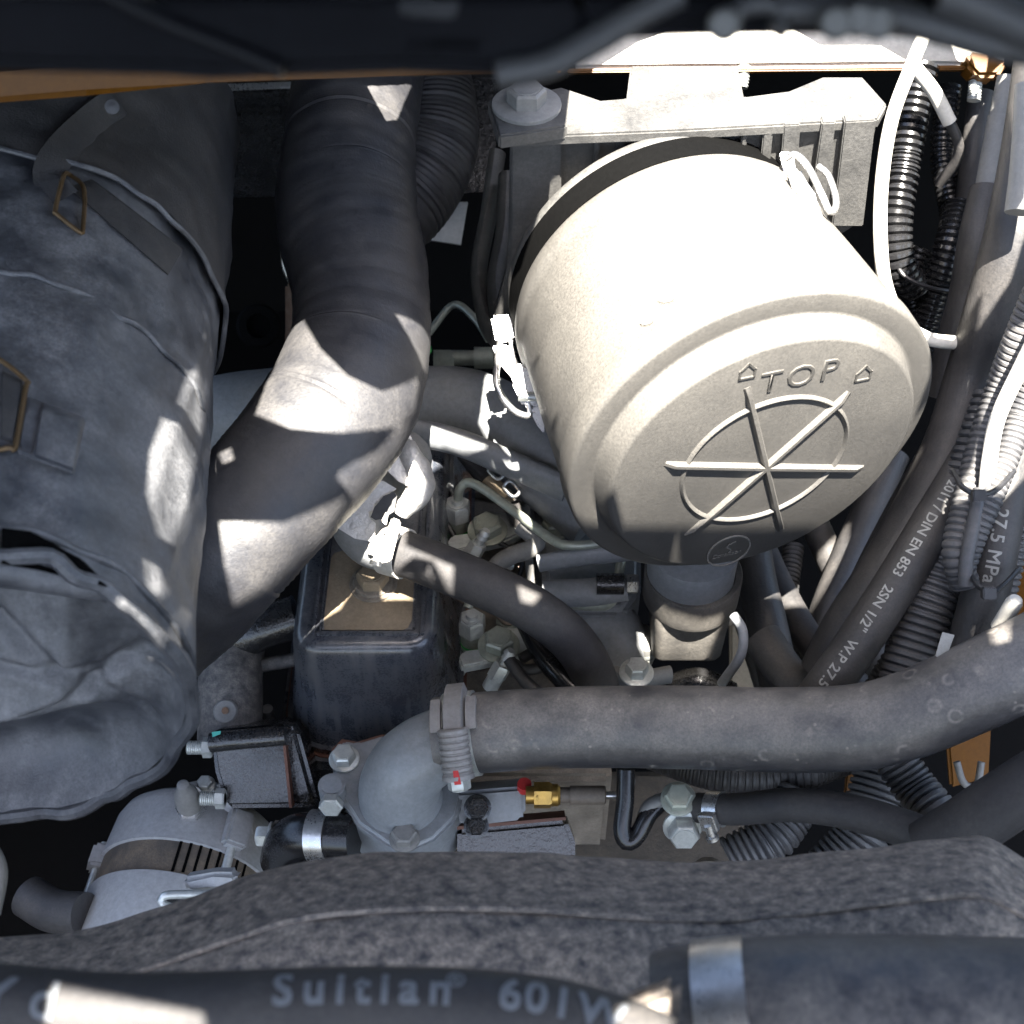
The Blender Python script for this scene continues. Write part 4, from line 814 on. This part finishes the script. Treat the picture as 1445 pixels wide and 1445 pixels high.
Bm().prism([T(284, 1104, .92), T(302, 1102, .92), T(352, 1150, .92), T(362, 1230, .92), T(345, 1236, .92), T(284, 1150, .92)], FW * .015, .005, 3).obj("rear_bracket", 'altern', al)
bolt(al, T(290, 1108, .915), Z, .005, .004, 'zinc', 1.3)
sh_ = thing("outlet_stub", "short black hose stub with bright clamp left of the thermostat elbow", "hose", T(440, 1220, .88))
sp_ = px([(400, 1215, .9), (408, 1190, .885), (435, 1180, .875), (500, 1182, .868)])
b = Bm(); b.tube(sp_, S(34, .875), 28); b.obj("hose_body", 'gloss', sh_)
p_, t_ = frame_at(sp_, .72); ring(p_, t_, S(34.5, .872), S(37, .872), .012).obj("clamp_band", 'steel', sh_)
bolt(sh_, T(384, 1180, .895), (-X), .007, .008, 'zinc', 1.3)
b = Bm(); b.lathe([(0, .011), (.02, .010), (.02, 0)], T(388, 1182, .9), X, 20); b.obj("stub_base", 'dcast', sh_)
b = Bm(); b.tube(px([(40, 1265, .9), (75, 1285, .89), (120, 1290, .88)]), S(30, .89), 20); b.obj("lower_duct", 'hose', label="dark hose end in the shadow left of the alternator", cat="hose")

# ================================================================ shroud and near hoses
sh = thing("fan_shroud", "blurred dusty black shroud edge sweeping across the bottom", "shroud", T(700, 1440, .5))
top = [(-120, 1335), (0, 1322), (100, 1314), (180, 1295), (260, 1268), (340, 1240), (420, 1216), (520, 1204), (640, 1200), (760, 1203), (880, 1212), (1000, 1216), (1120, 1208), (1250, 1192), (1372, 1180), (1400, 1186), (1445, 1212), (1560, 1270)]
L_ = []
for x_, y_ in top:
    L_.append([T(x_, y_ + 12, .66), T(x_, y_, .645), T(x_, y_ + 2, .63), T(x_, y_ + 40, .60), T(x_, y_ + 85, .575), T(x_, y_ + 95 + max(0, 1330 - y_) * .3, .56), T(x_, y_ + 260, .54), T(x_, y_ + 265, .60)])
rows = list(map(list, zip(*L_)))
b = Bm(); vs = []
def cr(line, sub=6):
    return [p for p, _, _ in path(line, step=.004)]
dense = [path(r_, step=.004) for r_ in rows]; nn = 240
def samp(pth, u):
    f_ = u * (len(pth) - 1); i = min(int(f_), len(pth) - 2); return pth[i][0].lerp(pth[i + 1][0], f_ - i)
g = [[samp(dp, i / nn) for i in range(nn + 1)] for dp in dense]
vs = [p for r_ in g for p in r_]; m_ = nn + 1
fs = [(j * m_ + i, j * m_ + i + 1, (j + 1) * m_ + i + 1, (j + 1) * m_ + i) for j in range(len(g) - 1) for i in range(nn)]
b.faces(vs, fs); bmesh.ops.recalc_face_normals(b.bm, faces=b.bm.faces); b.disp(.0012, 45); b.obj("lip", 'shroud', sh, sharp=80)
M['nearpipe'] = mat('dusty_near_pipe', (.022, .025, .034), .4, (.20, .18, .16), .8, .95, scale=60, bump=.4, fine=400)
b = Bm(); b.tube([(p + UP * .001, t_, a_) for p, t_, a_ in path([g[4][i] for i in range(0, nn + 1, 6)], step=.005)], .0014, 8); b.obj('bead', 'shroud', sh)
bd = px([(950, 1462, .495), (990, 1454, .493), (1050, 1447, .49), (1200, 1442, .485), (1520, 1450, .48)], step=.004)
b = Bm(); b.tube(bd, S(118, .49), 48); b.obj("lower_pipe", 'nearpipe', label="large blurred dark pipe at the lower right corner", cat="pipe")
p_, t_ = frame_at(bd, .15)
ring(p_, t_, S(119, .49), S(122, .49), .018).obj("band_clamp", 'steel', label="wide bright band clamp on the large pipe at bottom right", cat="hose clamp", group="hose clamps")
nh = px([(-140, 1405, .43), (0, 1418, .43), (150, 1430, .43), (300, 1428, .43), (450, 1422, .43), (600, 1422, .43), (720, 1430, .43), (820, 1448, .43), (920, 1485, .43), (1000, 1530, .43)], step=.003)
NR = S(56, .43)
b = Bm(); b.tube(nh, NR, 40); nhh = b.obj("hydraulic_hose", 'rubber', label="blurred black hose printed Suitian 601W along the bottom edge", cat="hose", group="hydraulic hoses")
def arc_at(pth, x):
    return min(pth, key=lambda q: abs(pix(q[0])[0] - x))[2]
text_on_tube("Y d", nh, NR, arc_at(nh, -18), S(76, .42), roll=.2, bold=.0007).obj("printed_mark", 'whiteb', nhh)
text_on_tube("®", nh, NR, arc_at(nh, 628), S(34, .42), roll=.72, bold=.0003).obj("printed_mark", 'whiteb', nhh)
text_on_tube("Suitian", nh, NR, arc_at(nh, 396), S(64, .42), roll=.45, bold=.0008, spacing=1.42).obj("printed_name", 'whiteb', nhh)
text_on_tube("601W", nh, NR, arc_at(nh, 694), S(64, .42), roll=.45, bold=.0007, spacing=1.12).obj("printed_type", 'whiteb', nhh)
b = Bm(); b.prism([T(830, 1440, .455), T(900, 1405, .455), T(965, 1380, .455), T(960, 1480, .455), T(840, 1480, .455)], FW * .01, .004); b.obj("sunlit_fold", 'shroud', label="pale sunlit flap between the printed hose and the large pipe", cat="flap")
# ================================================================ hose bundle at right
HG = "hydraulic hoses"
_px = px
def px(pts, **k): return _px([(x_, y_, d_ + .06 * min(1, max(0, (y_ - 350) / 200))) for x_, y_, d_ in pts], **k)
def hose(label, pts, r, m='hose', name="hydraulic_hose", cat="hose", seg=28, group=HG):
    pth = px(pts, step=.003); o = Bm().tube(pth, r, seg).obj(name, m, label=label, cat=cat, group=group); return o, pth
pipe("nylon_tube", "long cream tube hanging from the rail down the right side of the air filter", [(1308, 40, .86), (1285, 95, .86), (1258, 170, .86), (1244, 260, .86), (1243, 350, .85), (1252, 410, .84), (1275, 455, .83), (1310, 478, .82), (1352, 484, .82)], S(10, .85), 'cream', "tube")
nt2 = thing("branch_tube", "short cream tube with dark tail branching beside the black corrugated loom", "tube", T(1340, 215, .9))
b = Bm(); b.tube(px([(1290, 95, .88), (1318, 130, .89), (1340, 172, .9)]), S(10.5, .89), 16); b.obj("sleeve", 'cream', nt2)
b = Bm(); b.tube(px([(1338, 168, .9), (1352, 200, .91), (1350, 225, .92), (1325, 260, .94)]), S(7.5, .9), 14); b.obj("tail", 'hose', nt2)
loom("glossy black corrugated loom hanging beside the cream tube", [(1302, 90, .93), (1290, 150, .93), (1276, 230, .93), (1264, 310, .93), (1268, 370, .93), (1290, 410, .93)], S(21, .93), .0052, 'gloss', depth=.3)
loom("black corrugated loom behind the filter's right shoulder, upper of the tied pair", [(1355, 290, .95), (1340, 350, .94), (1318, 420, .93), (1295, 500, .92)], S(21, .94), .0042, 'gloss', depth=.2)
loom("black corrugated loom half hidden behind the filter's right shoulder, lower of the tied pair", [(1300, 350, .96), (1282, 400, .95), (1290, 450, .94), (1270, 520, .94)], S(20, .95), .0042, 'gloss', depth=.2)
b = Bm(); b.tube(px([(1262, 360, .93), (1275, 388, .915), (1310, 405, .91), (1345, 410, .915), (1360, 400, .93)]), .0014, 8); b.obj("cable_tie", 'tie', label="cable tie round the two looms beside the air filter", cat="cable tie", group="cable ties")
b = Bm(); b.tube(px([(1280, 480, .95), (1310, 440, .95), (1325, 380, .95)]), S(12, .95), 12); b.obj("rear_hose", 'hose', label="dim hose behind the tied looms right of the filter", cat="hose")
gt = thing("sleeved_hose", "black hose with pale upper sleeve and ferrule at the upper right", "hose", T(1340, 520, .86))
b = Bm(); b.tube(px([(1424, 110, .9), (1412, 170, .9)]), S(17, .9), 18); b.obj("upper_sleeve", 'greytube', gt)
b = Bm(); b.tube(px([(1414, 166, .9), (1404, 220, .9), (1394, 275, .9)]), S(20, .9), 20); b.obj("ferrule", 'greytube', gt)
b = Bm(); b.tube(px([(1396, 270, .9), (1380, 340, .895), (1368, 410, .89), (1350, 480, .88), (1330, 560, .87)]), S(28, .89), 24); b.obj("hose_body", 'hose', gt)
hose("thick dark hose from the upper right edge running down past the filter", [(1475, 60, .83), (1455, 200, .83), (1432, 320, .825), (1402, 430, .82), (1372, 530, .815), (1340, 630, .81), (1292, 730, .81), (1240, 820, .81), (1195, 890, .82), (1165, 950, .83)], S(40, .82))
hose("dark hose emerging from under the filter cap, left of the DIN-printed hose", [(1370, 560, .86), (1320, 650, .85), (1270, 740, .84), (1225, 830, .835), (1200, 900, .835), (1165, 960, .84), (1120, 960, .86), (1075, 900, .88)], S(31, .84))
hose("straight dark hose standing just right of the dust valve", [(1055, 740, .93), (1068, 820, .92), (1085, 890, .91), (1105, 990, .90)], S(30, .91))
hose("second dark hose behind the straight one right of the dust valve", [(1020, 760, .96), (1040, 830, .95), (1062, 900, .94), (1090, 990, .93)], S(20, .95))
hose("short dark hose crossing low behind the DIN-printed hose", [(1060, 740, .99), (1100, 830, .95), (1140, 900, .92), (1185, 950, .89), (1250, 1000, .88)], S(24, .9))
hose("dim hose angled behind the crossing hoses under the filter", [(1260, 640, .99), (1200, 780, .97), (1165, 870, .95), (1150, 960, .94)], S(26, .95))
o, pth = hose("black hose printed with DIN EN 853 2SN lettering", [(1420, 560, .80), (1370, 650, .785), (1316, 740, .77), (1264, 825, .765), (1212, 905, .765), (1162, 975, .77), (1110, 1040, .79)], S(33, .785))
text_on_tube("853-2011 / DIN EN 853   2SN 1/2\"   W.P 27.5 MPa", pth, S(33, .785), arc_at(pth, 1358), S(20.5, .785), roll=-.2, bold=.00022, spacing=1.0).obj("printed_lettering", 'white', o)
loom("fat grey corrugated loom in the middle of the right bundle", [(1412, 560, .775), (1384, 640, .775), (1354, 720, .775), (1328, 800, .775), (1300, 880, .775), (1276, 960, .775), (1254, 1050, .78)], S(38, .775), .0050, depth=.14, seg=32)
loom("thin corrugated loom showing beside the left of the fat grey loom", [(1300, 880, .80), (1262, 930, .795), (1225, 990, .80)], S(18, .8), .0036)
loom("corrugated loom behind the lower part of the fat grey loom", [(1390, 800, .80), (1370, 850, .80), (1340, 930, .80), (1320, 1020, .80)], S(28, .8), .004)
o, pth = hose("black hose printed 27.5 MPa near the right edge", [(1445, 520, .765), (1428, 620, .76), (1412, 720, .755), (1396, 810, .755), (1374, 900, .76), (1345, 1000, .77)], S(36, .758))
text_on_tube("27.5 MPa", pth, S(36, .758), min(pth, key=lambda q: abs(pix(q[0])[1] - 722))[2], S(28, .758), roll=.05, bold=.00025, spacing=1.05).obj("printed_lettering", 'white', o)
loom("sunlit corrugated loom descending from the right edge, left of the pale tube", [(1470, 400, .77), (1440, 470, .765), (1410, 550, .76), (1382, 640, .755), (1362, 720, .745), (1350, 780, .74), (1362, 825, .745)], S(21, .75), .0042)
loom("sunlit corrugated loom at the right edge, right of the pale tube", [(1480, 500, .75), (1445, 570, .745), (1422, 640, .742), (1398, 700, .735), (1376, 750, .735), (1358, 800, .74)], S(19, .745), .0036)
loom("thin corrugated loom leaving the right edge above the orange panel", [(1490, 580, .76), (1452, 640, .76), (1436, 690, .765)], S(16, .76), .0036)
loom("corrugated loom bending along the right edge above the coolant hose", [(1480, 640, .79), (1440, 730, .79), (1415, 820, .795), (1400, 900, .8)], S(24, .79), .0042)
pipe("nylon_tube", "pale tube slanting between the two sunlit looms at the right edge", [(1480, 440, .745), (1440, 520, .74), (1408, 590, .737), (1396, 650, .735), (1392, 690, .735)], S(12, .74), 'cream', "tube")
pipe("cable", "dark capped lead hanging between the looms at right", [(1384, 690, .732), (1374, 740, .73), (1364, 790, .73), (1362, 826, .732)], S(11, .735), 'loom', "cable")
for y_, x0, x1, lab in ((690, 1345, 1425, "cable tie round the sunlit looms at the right edge"), (828, 1366, 1432, "cable tie round the 27.5 MPa hose")):
    t = thing("cable_tie", lab, "cable tie", T((x0 + x1) / 2, y_ + 30, .73), "cable ties")
    b = Bm(); b.tube(px([(x0, y_ - 25, .735), (x0 + 14, y_ - 2, .722), ((x0 + x1) / 2, y_ + 8, .716), (x1 - 14, y_ - 4, .722), (x1 + 6, y_ - 25, .735)]), .0016, 8); b.obj("strap", 'tie', t)
    Bm().box(T((x0 + x1) / 2 - 4, y_ + 9, .714), RX * .0035, UP * .003, FW * .0025, .0006).obj("head", 'tie', t)
wt = thing("paper_tag", "small white tag wrapped on a loom low in the right bundle", "tag", T(1330, 940, .77))
Bm().prism([T(1330, 892, .765), T(1347, 896, .765), T(1334, 932, .765), T(1320, 926, .765)], FW * .0006).obj("label_face", 'white', wt)
b = Bm(); b.lathe([(0, S(12, .78)), (.022, S(12, .78)), (.025, S(9, .78)), (.025, 0)], T(1410, 885, .78), Z * .9 + X * .1, 18); b.obj("white_plug", 'cream', label="sunlit white connector against the orange panel at right", cat="connector")
loom("dim black loom deep in the gap right of the cream tube", [(1340, 120, 1.0), (1330, 220, 1.0), (1345, 320, .99), (1330, 420, .98)], S(16, 1.0), .0042, 'gloss', depth=.2)
hose("dim hose behind the ferrule of the pale-sleeved hose", [(1385, 130, .99), (1372, 230, .99), (1362, 330, .97), (1340, 430, .96)], S(18, .98))
hose("lowest dark hose under the filter cap between the two crossing hoses", [(1150, 740, 1.0), (1190, 830, .97), (1230, 920, .94), (1280, 1000, .92)], S(22, .97))
loom("thin loom beside the straight hose right of the dust valve", [(1120, 770, 1.0), (1112, 850, .98), (1128, 930, .97), (1150, 1000, .96)], S(15, .98), .0036)
# far-right rod
b = Bm(); b.tube(px([(1455, 120, .78), (1448, 230, .78), (1440, 300, .78)]), S(22, .78), 18); b.obj("gas_strut", 'greytube', label="pale strut cut off by the upper right edge", cat="strut")

# ================================================================ unseen sheet added overhead, openings cut to throw the sun patches
def mask_z(y): return .756 - .532 * (y + .636)
bpy.context.view_layer.update(); DG = bpy.context.evaluated_depsgraph_get()
def lit(poly, sub=3):
    """outline of the opening cut in the mask sheet to put sun on this patch"""
    raw = []; n = len(poly)
    for i in range(n):
        for k in range(sub):
            x_, y_, d_ = (poly[i][c] + (poly[(i + 1) % n][c] - poly[i][c]) * k / sub for c in range(3))
            hit = sc.ray_cast(DG, CAM, ray(x_, y_).normalized()); dd = (hit[1] - CAM).dot(FW) if hit[0] else 9
            raw.append([x_, y_, d_, dd if abs(dd - d_) < .07 else None])
    good = [q for q in raw if q[3]]; out = []
    for x_, y_, d_, dd in raw:
        if dd is None: dd = d_ if not good else min(good, key=lambda q: (q[0] - x_) ** 2 + (q[1] - y_) ** 2)[3]
        q = T(x_, y_, dd); h = q + SUN * ((mask_z(q.y) - q.z) / (SUN.z + .532 * SUN.y)); out.append(Vector((h.x, h.y)))
    return out
PATCH = [
 # main opening: filter, mount and rail
 [(600, 600, .96), (690, 632, .955), (650, 642, .955), (575, 618, .96), (566, 602, .96)],
 [(805, 120, .83), (900, 60, .95), (1000, 20, .95), (1260, 20, .95), (1330, 60, .9), (1300, 200, .88), (1312, 470, .83), (1312, 560, .80), (1298, 640, .80), (1240, 742, .782), (1090, 748, .782), (880, 746, .784), (800, 738, .80), (775, 680, .82), (765, 620, .86), (748, 570, .86), (710, 530, .865), (684, 480, .87), (695, 440, .875), (735, 380, .85), (795, 200, .83), (800, 160, .83)],
 [(1330, 30, .9), (1430, 40, .88), (1420, 110, .9), (1380, 150, .92), (1360, 110, .92)],
 [(1405, 95, .84), (1480, 60, .80), (1470, 260, .80), (1425, 400, .80), (1378, 470, .80), (1392, 380, .81), (1412, 260, .83), (1395, 280, .88), (1400, 180, .88)],
 [(1350, 420, .87), (1345, 480, .86), (1318, 475, .86), (1335, 440, .87)],
 [(1420, 470, .74), (1480, 440, .74), (1480, 640, .73), (1430, 690, .725), (1365, 690, .73), (1380, 650, .73), (1402, 590, .73), (1405, 550, .74)],
 # thick duct
 [(398, 470, .83), (428, 452, .82), (450, 490, .80), (490, 530, .79), (540, 553, .785), (592, 535, .80), (586, 585, .80), (560, 606, .79), (480, 613, .775), (410, 606, .775), (360, 586, .785), (378, 535, .80)],
 [(310, 737, .765), (400, 738, .745), (460, 715, .745), (492, 700, .755), (460, 770, .765), (380, 830, .765), (330, 856, .765), (318, 800, .755)],
 [(518, 122, .92), (582, 120, .93), (560, 170, .92), (545, 172, .91)],
 [(308, 640, .785), (325, 632, .78), (330, 650, .775), (315, 655, .78)],
 # breather
 [(584, 652, .87), (600, 680, .865), (592, 712, .865), (575, 735, .865), (572, 770, .86), (640, 800, .845), (638, 845, .845), (560, 815, .86), (492, 782, .86), (496, 756, .86), (540, 712, .865)],
 [(555, 815, .93), (612, 818, .93), (604, 846, .925), (540, 846, .925), (540, 818, .93)],
 [(731, 826, .845), (764, 840, .845), (752, 854, .845), (736, 850, .845)],
 [(690, 676, .97), (725, 700, .965), (740, 740, .95), (790, 766, .93), (830, 775, .93), (800, 745, .935), (740, 690, .96)],
 # dust valve
 [(912, 850, .86), (940, 868, .85), (990, 880, .84), (1036, 868, .85), (1042, 856, .86), (1040, 880, .86), (1028, 905, .86), (950, 915, .86), (916, 885, .86)],
 # jacket
 [(230, 590, .70), (255, 600, .71), (275, 640, .72), (270, 720, .715), (245, 770, .70), (225, 760, .69), (208, 700, .69), (212, 640, .695)],
 [(268, 525, .74), (285, 520, .745), (284, 620, .735), (262, 580, .725), (250, 570, .72)],
 [(205, 790, .67), (222, 800, .675), (234, 830, .672), (222, 845, .668), (210, 830, .665)],
 [(262, 858, .68), (268, 866, .68), (228, 918, .65), (208, 932, .64), (215, 912, .64)],
 [(295, 480, .76), (300, 500, .76), (292, 500, .76)],
 # near hose, flap and white connector
 [(75, 1392, .42), (160, 1408, .42), (285, 1432, .42), (300, 1500, .42), (60, 1500, .42)],
 [(870, 1425, .45), (940, 1400, .45), (950, 1480, .45), (880, 1480, .45)],
 [(1398, 880, .77), (1420, 850, .77), (1424, 905, .77), (1402, 910, .77)],
]
holes = [lit(p) for p in PATCH]
hx0, hx1, hy0, hy1 = -.62, .62, -1.0, .43
pts2 = [Vector(p) for p in ((hx0, hy0), (hx1, hy0), (hx1, hy1), (hx0, hy1))]; edges = [(0, 1), (1, 2), (2, 3), (3, 0)]
for h in holes:
    s0 = len(pts2); pts2 += h; edges += [(s0 + i, s0 + (i + 1) % len(h)) for i in range(len(h))]
cv_, ce_, cf_, *_r = geometry.delaunay_2d_cdt(pts2, edges, [], 1, 1e-5)
def inside(p, poly):
    c = False; j = len(poly) - 1
    for i in range(len(poly)):
        a_, d_ = poly[i], poly[j]
        if (a_.y > p.y) != (d_.y > p.y) and p.x < (d_.x - a_.x) * (p.y - a_.y) / (d_.y - a_.y) + a_.x: c = not c
        j = i
    return c
keep = []
for f in cf_:
    c = sum((cv_[i] for i in f), Vector((0, 0))) / len(f)
    if not any(inside(c, h) for h in holes): keep.append(tuple(f))
# drop small loose slivers of the added mask sheet
adj = {}
for k, f in enumerate(keep):
    for i in range(len(f)): adj.setdefault(frozenset((f[i], f[(i + 1) % len(f)])), []).append(k)
nb = [[] for _ in keep]
for l_ in adj.values():
    if len(l_) == 2: nb[l_[0]].append(l_[1]); nb[l_[1]].append(l_[0])
seen = set(); best = []
def farea(f):
    return sum(abs((cv_[f[i]] - cv_[f[0]]).cross(cv_[f[i + 1]] - cv_[f[0]])) for i in range(1, len(f) - 1)) / 2
for k in range(len(keep)):
    if k in seen: continue
    st_ = [k]; comp = []; seen.add(k)
    while st_:
        c = st_.pop(); comp.append(c)
        for q in nb[c]:
            if q not in seen: seen.add(q); st_.append(q)
    if sum(farea(keep[q]) for q in comp) > 6e-4: best += comp
keep = [keep[k] for k in best]
b = Bm(); b.faces([Vector((p.x, p.y, mask_z(p.y))) for p in cv_], keep)
loose = [v for v in b.bm.verts if not v.link_faces]; bmesh.ops.delete(b.bm, geom=loose, context='VERTS')
ext = bmesh.ops.extrude_face_region(b.bm, geom=b.bm.faces[:]); bmesh.ops.translate(b.bm, verts=[e for e in ext['geom'] if isinstance(e, bmesh.types.BMVert)], vec=(0, 0, .002))
bmesh.ops.recalc_face_normals(b.bm, faces=b.bm.faces)
b.obj("sun_patch_mask", 'hoodm', label="unseen black sheet above the view, openings cut to throw the sun patches", cat="hood")
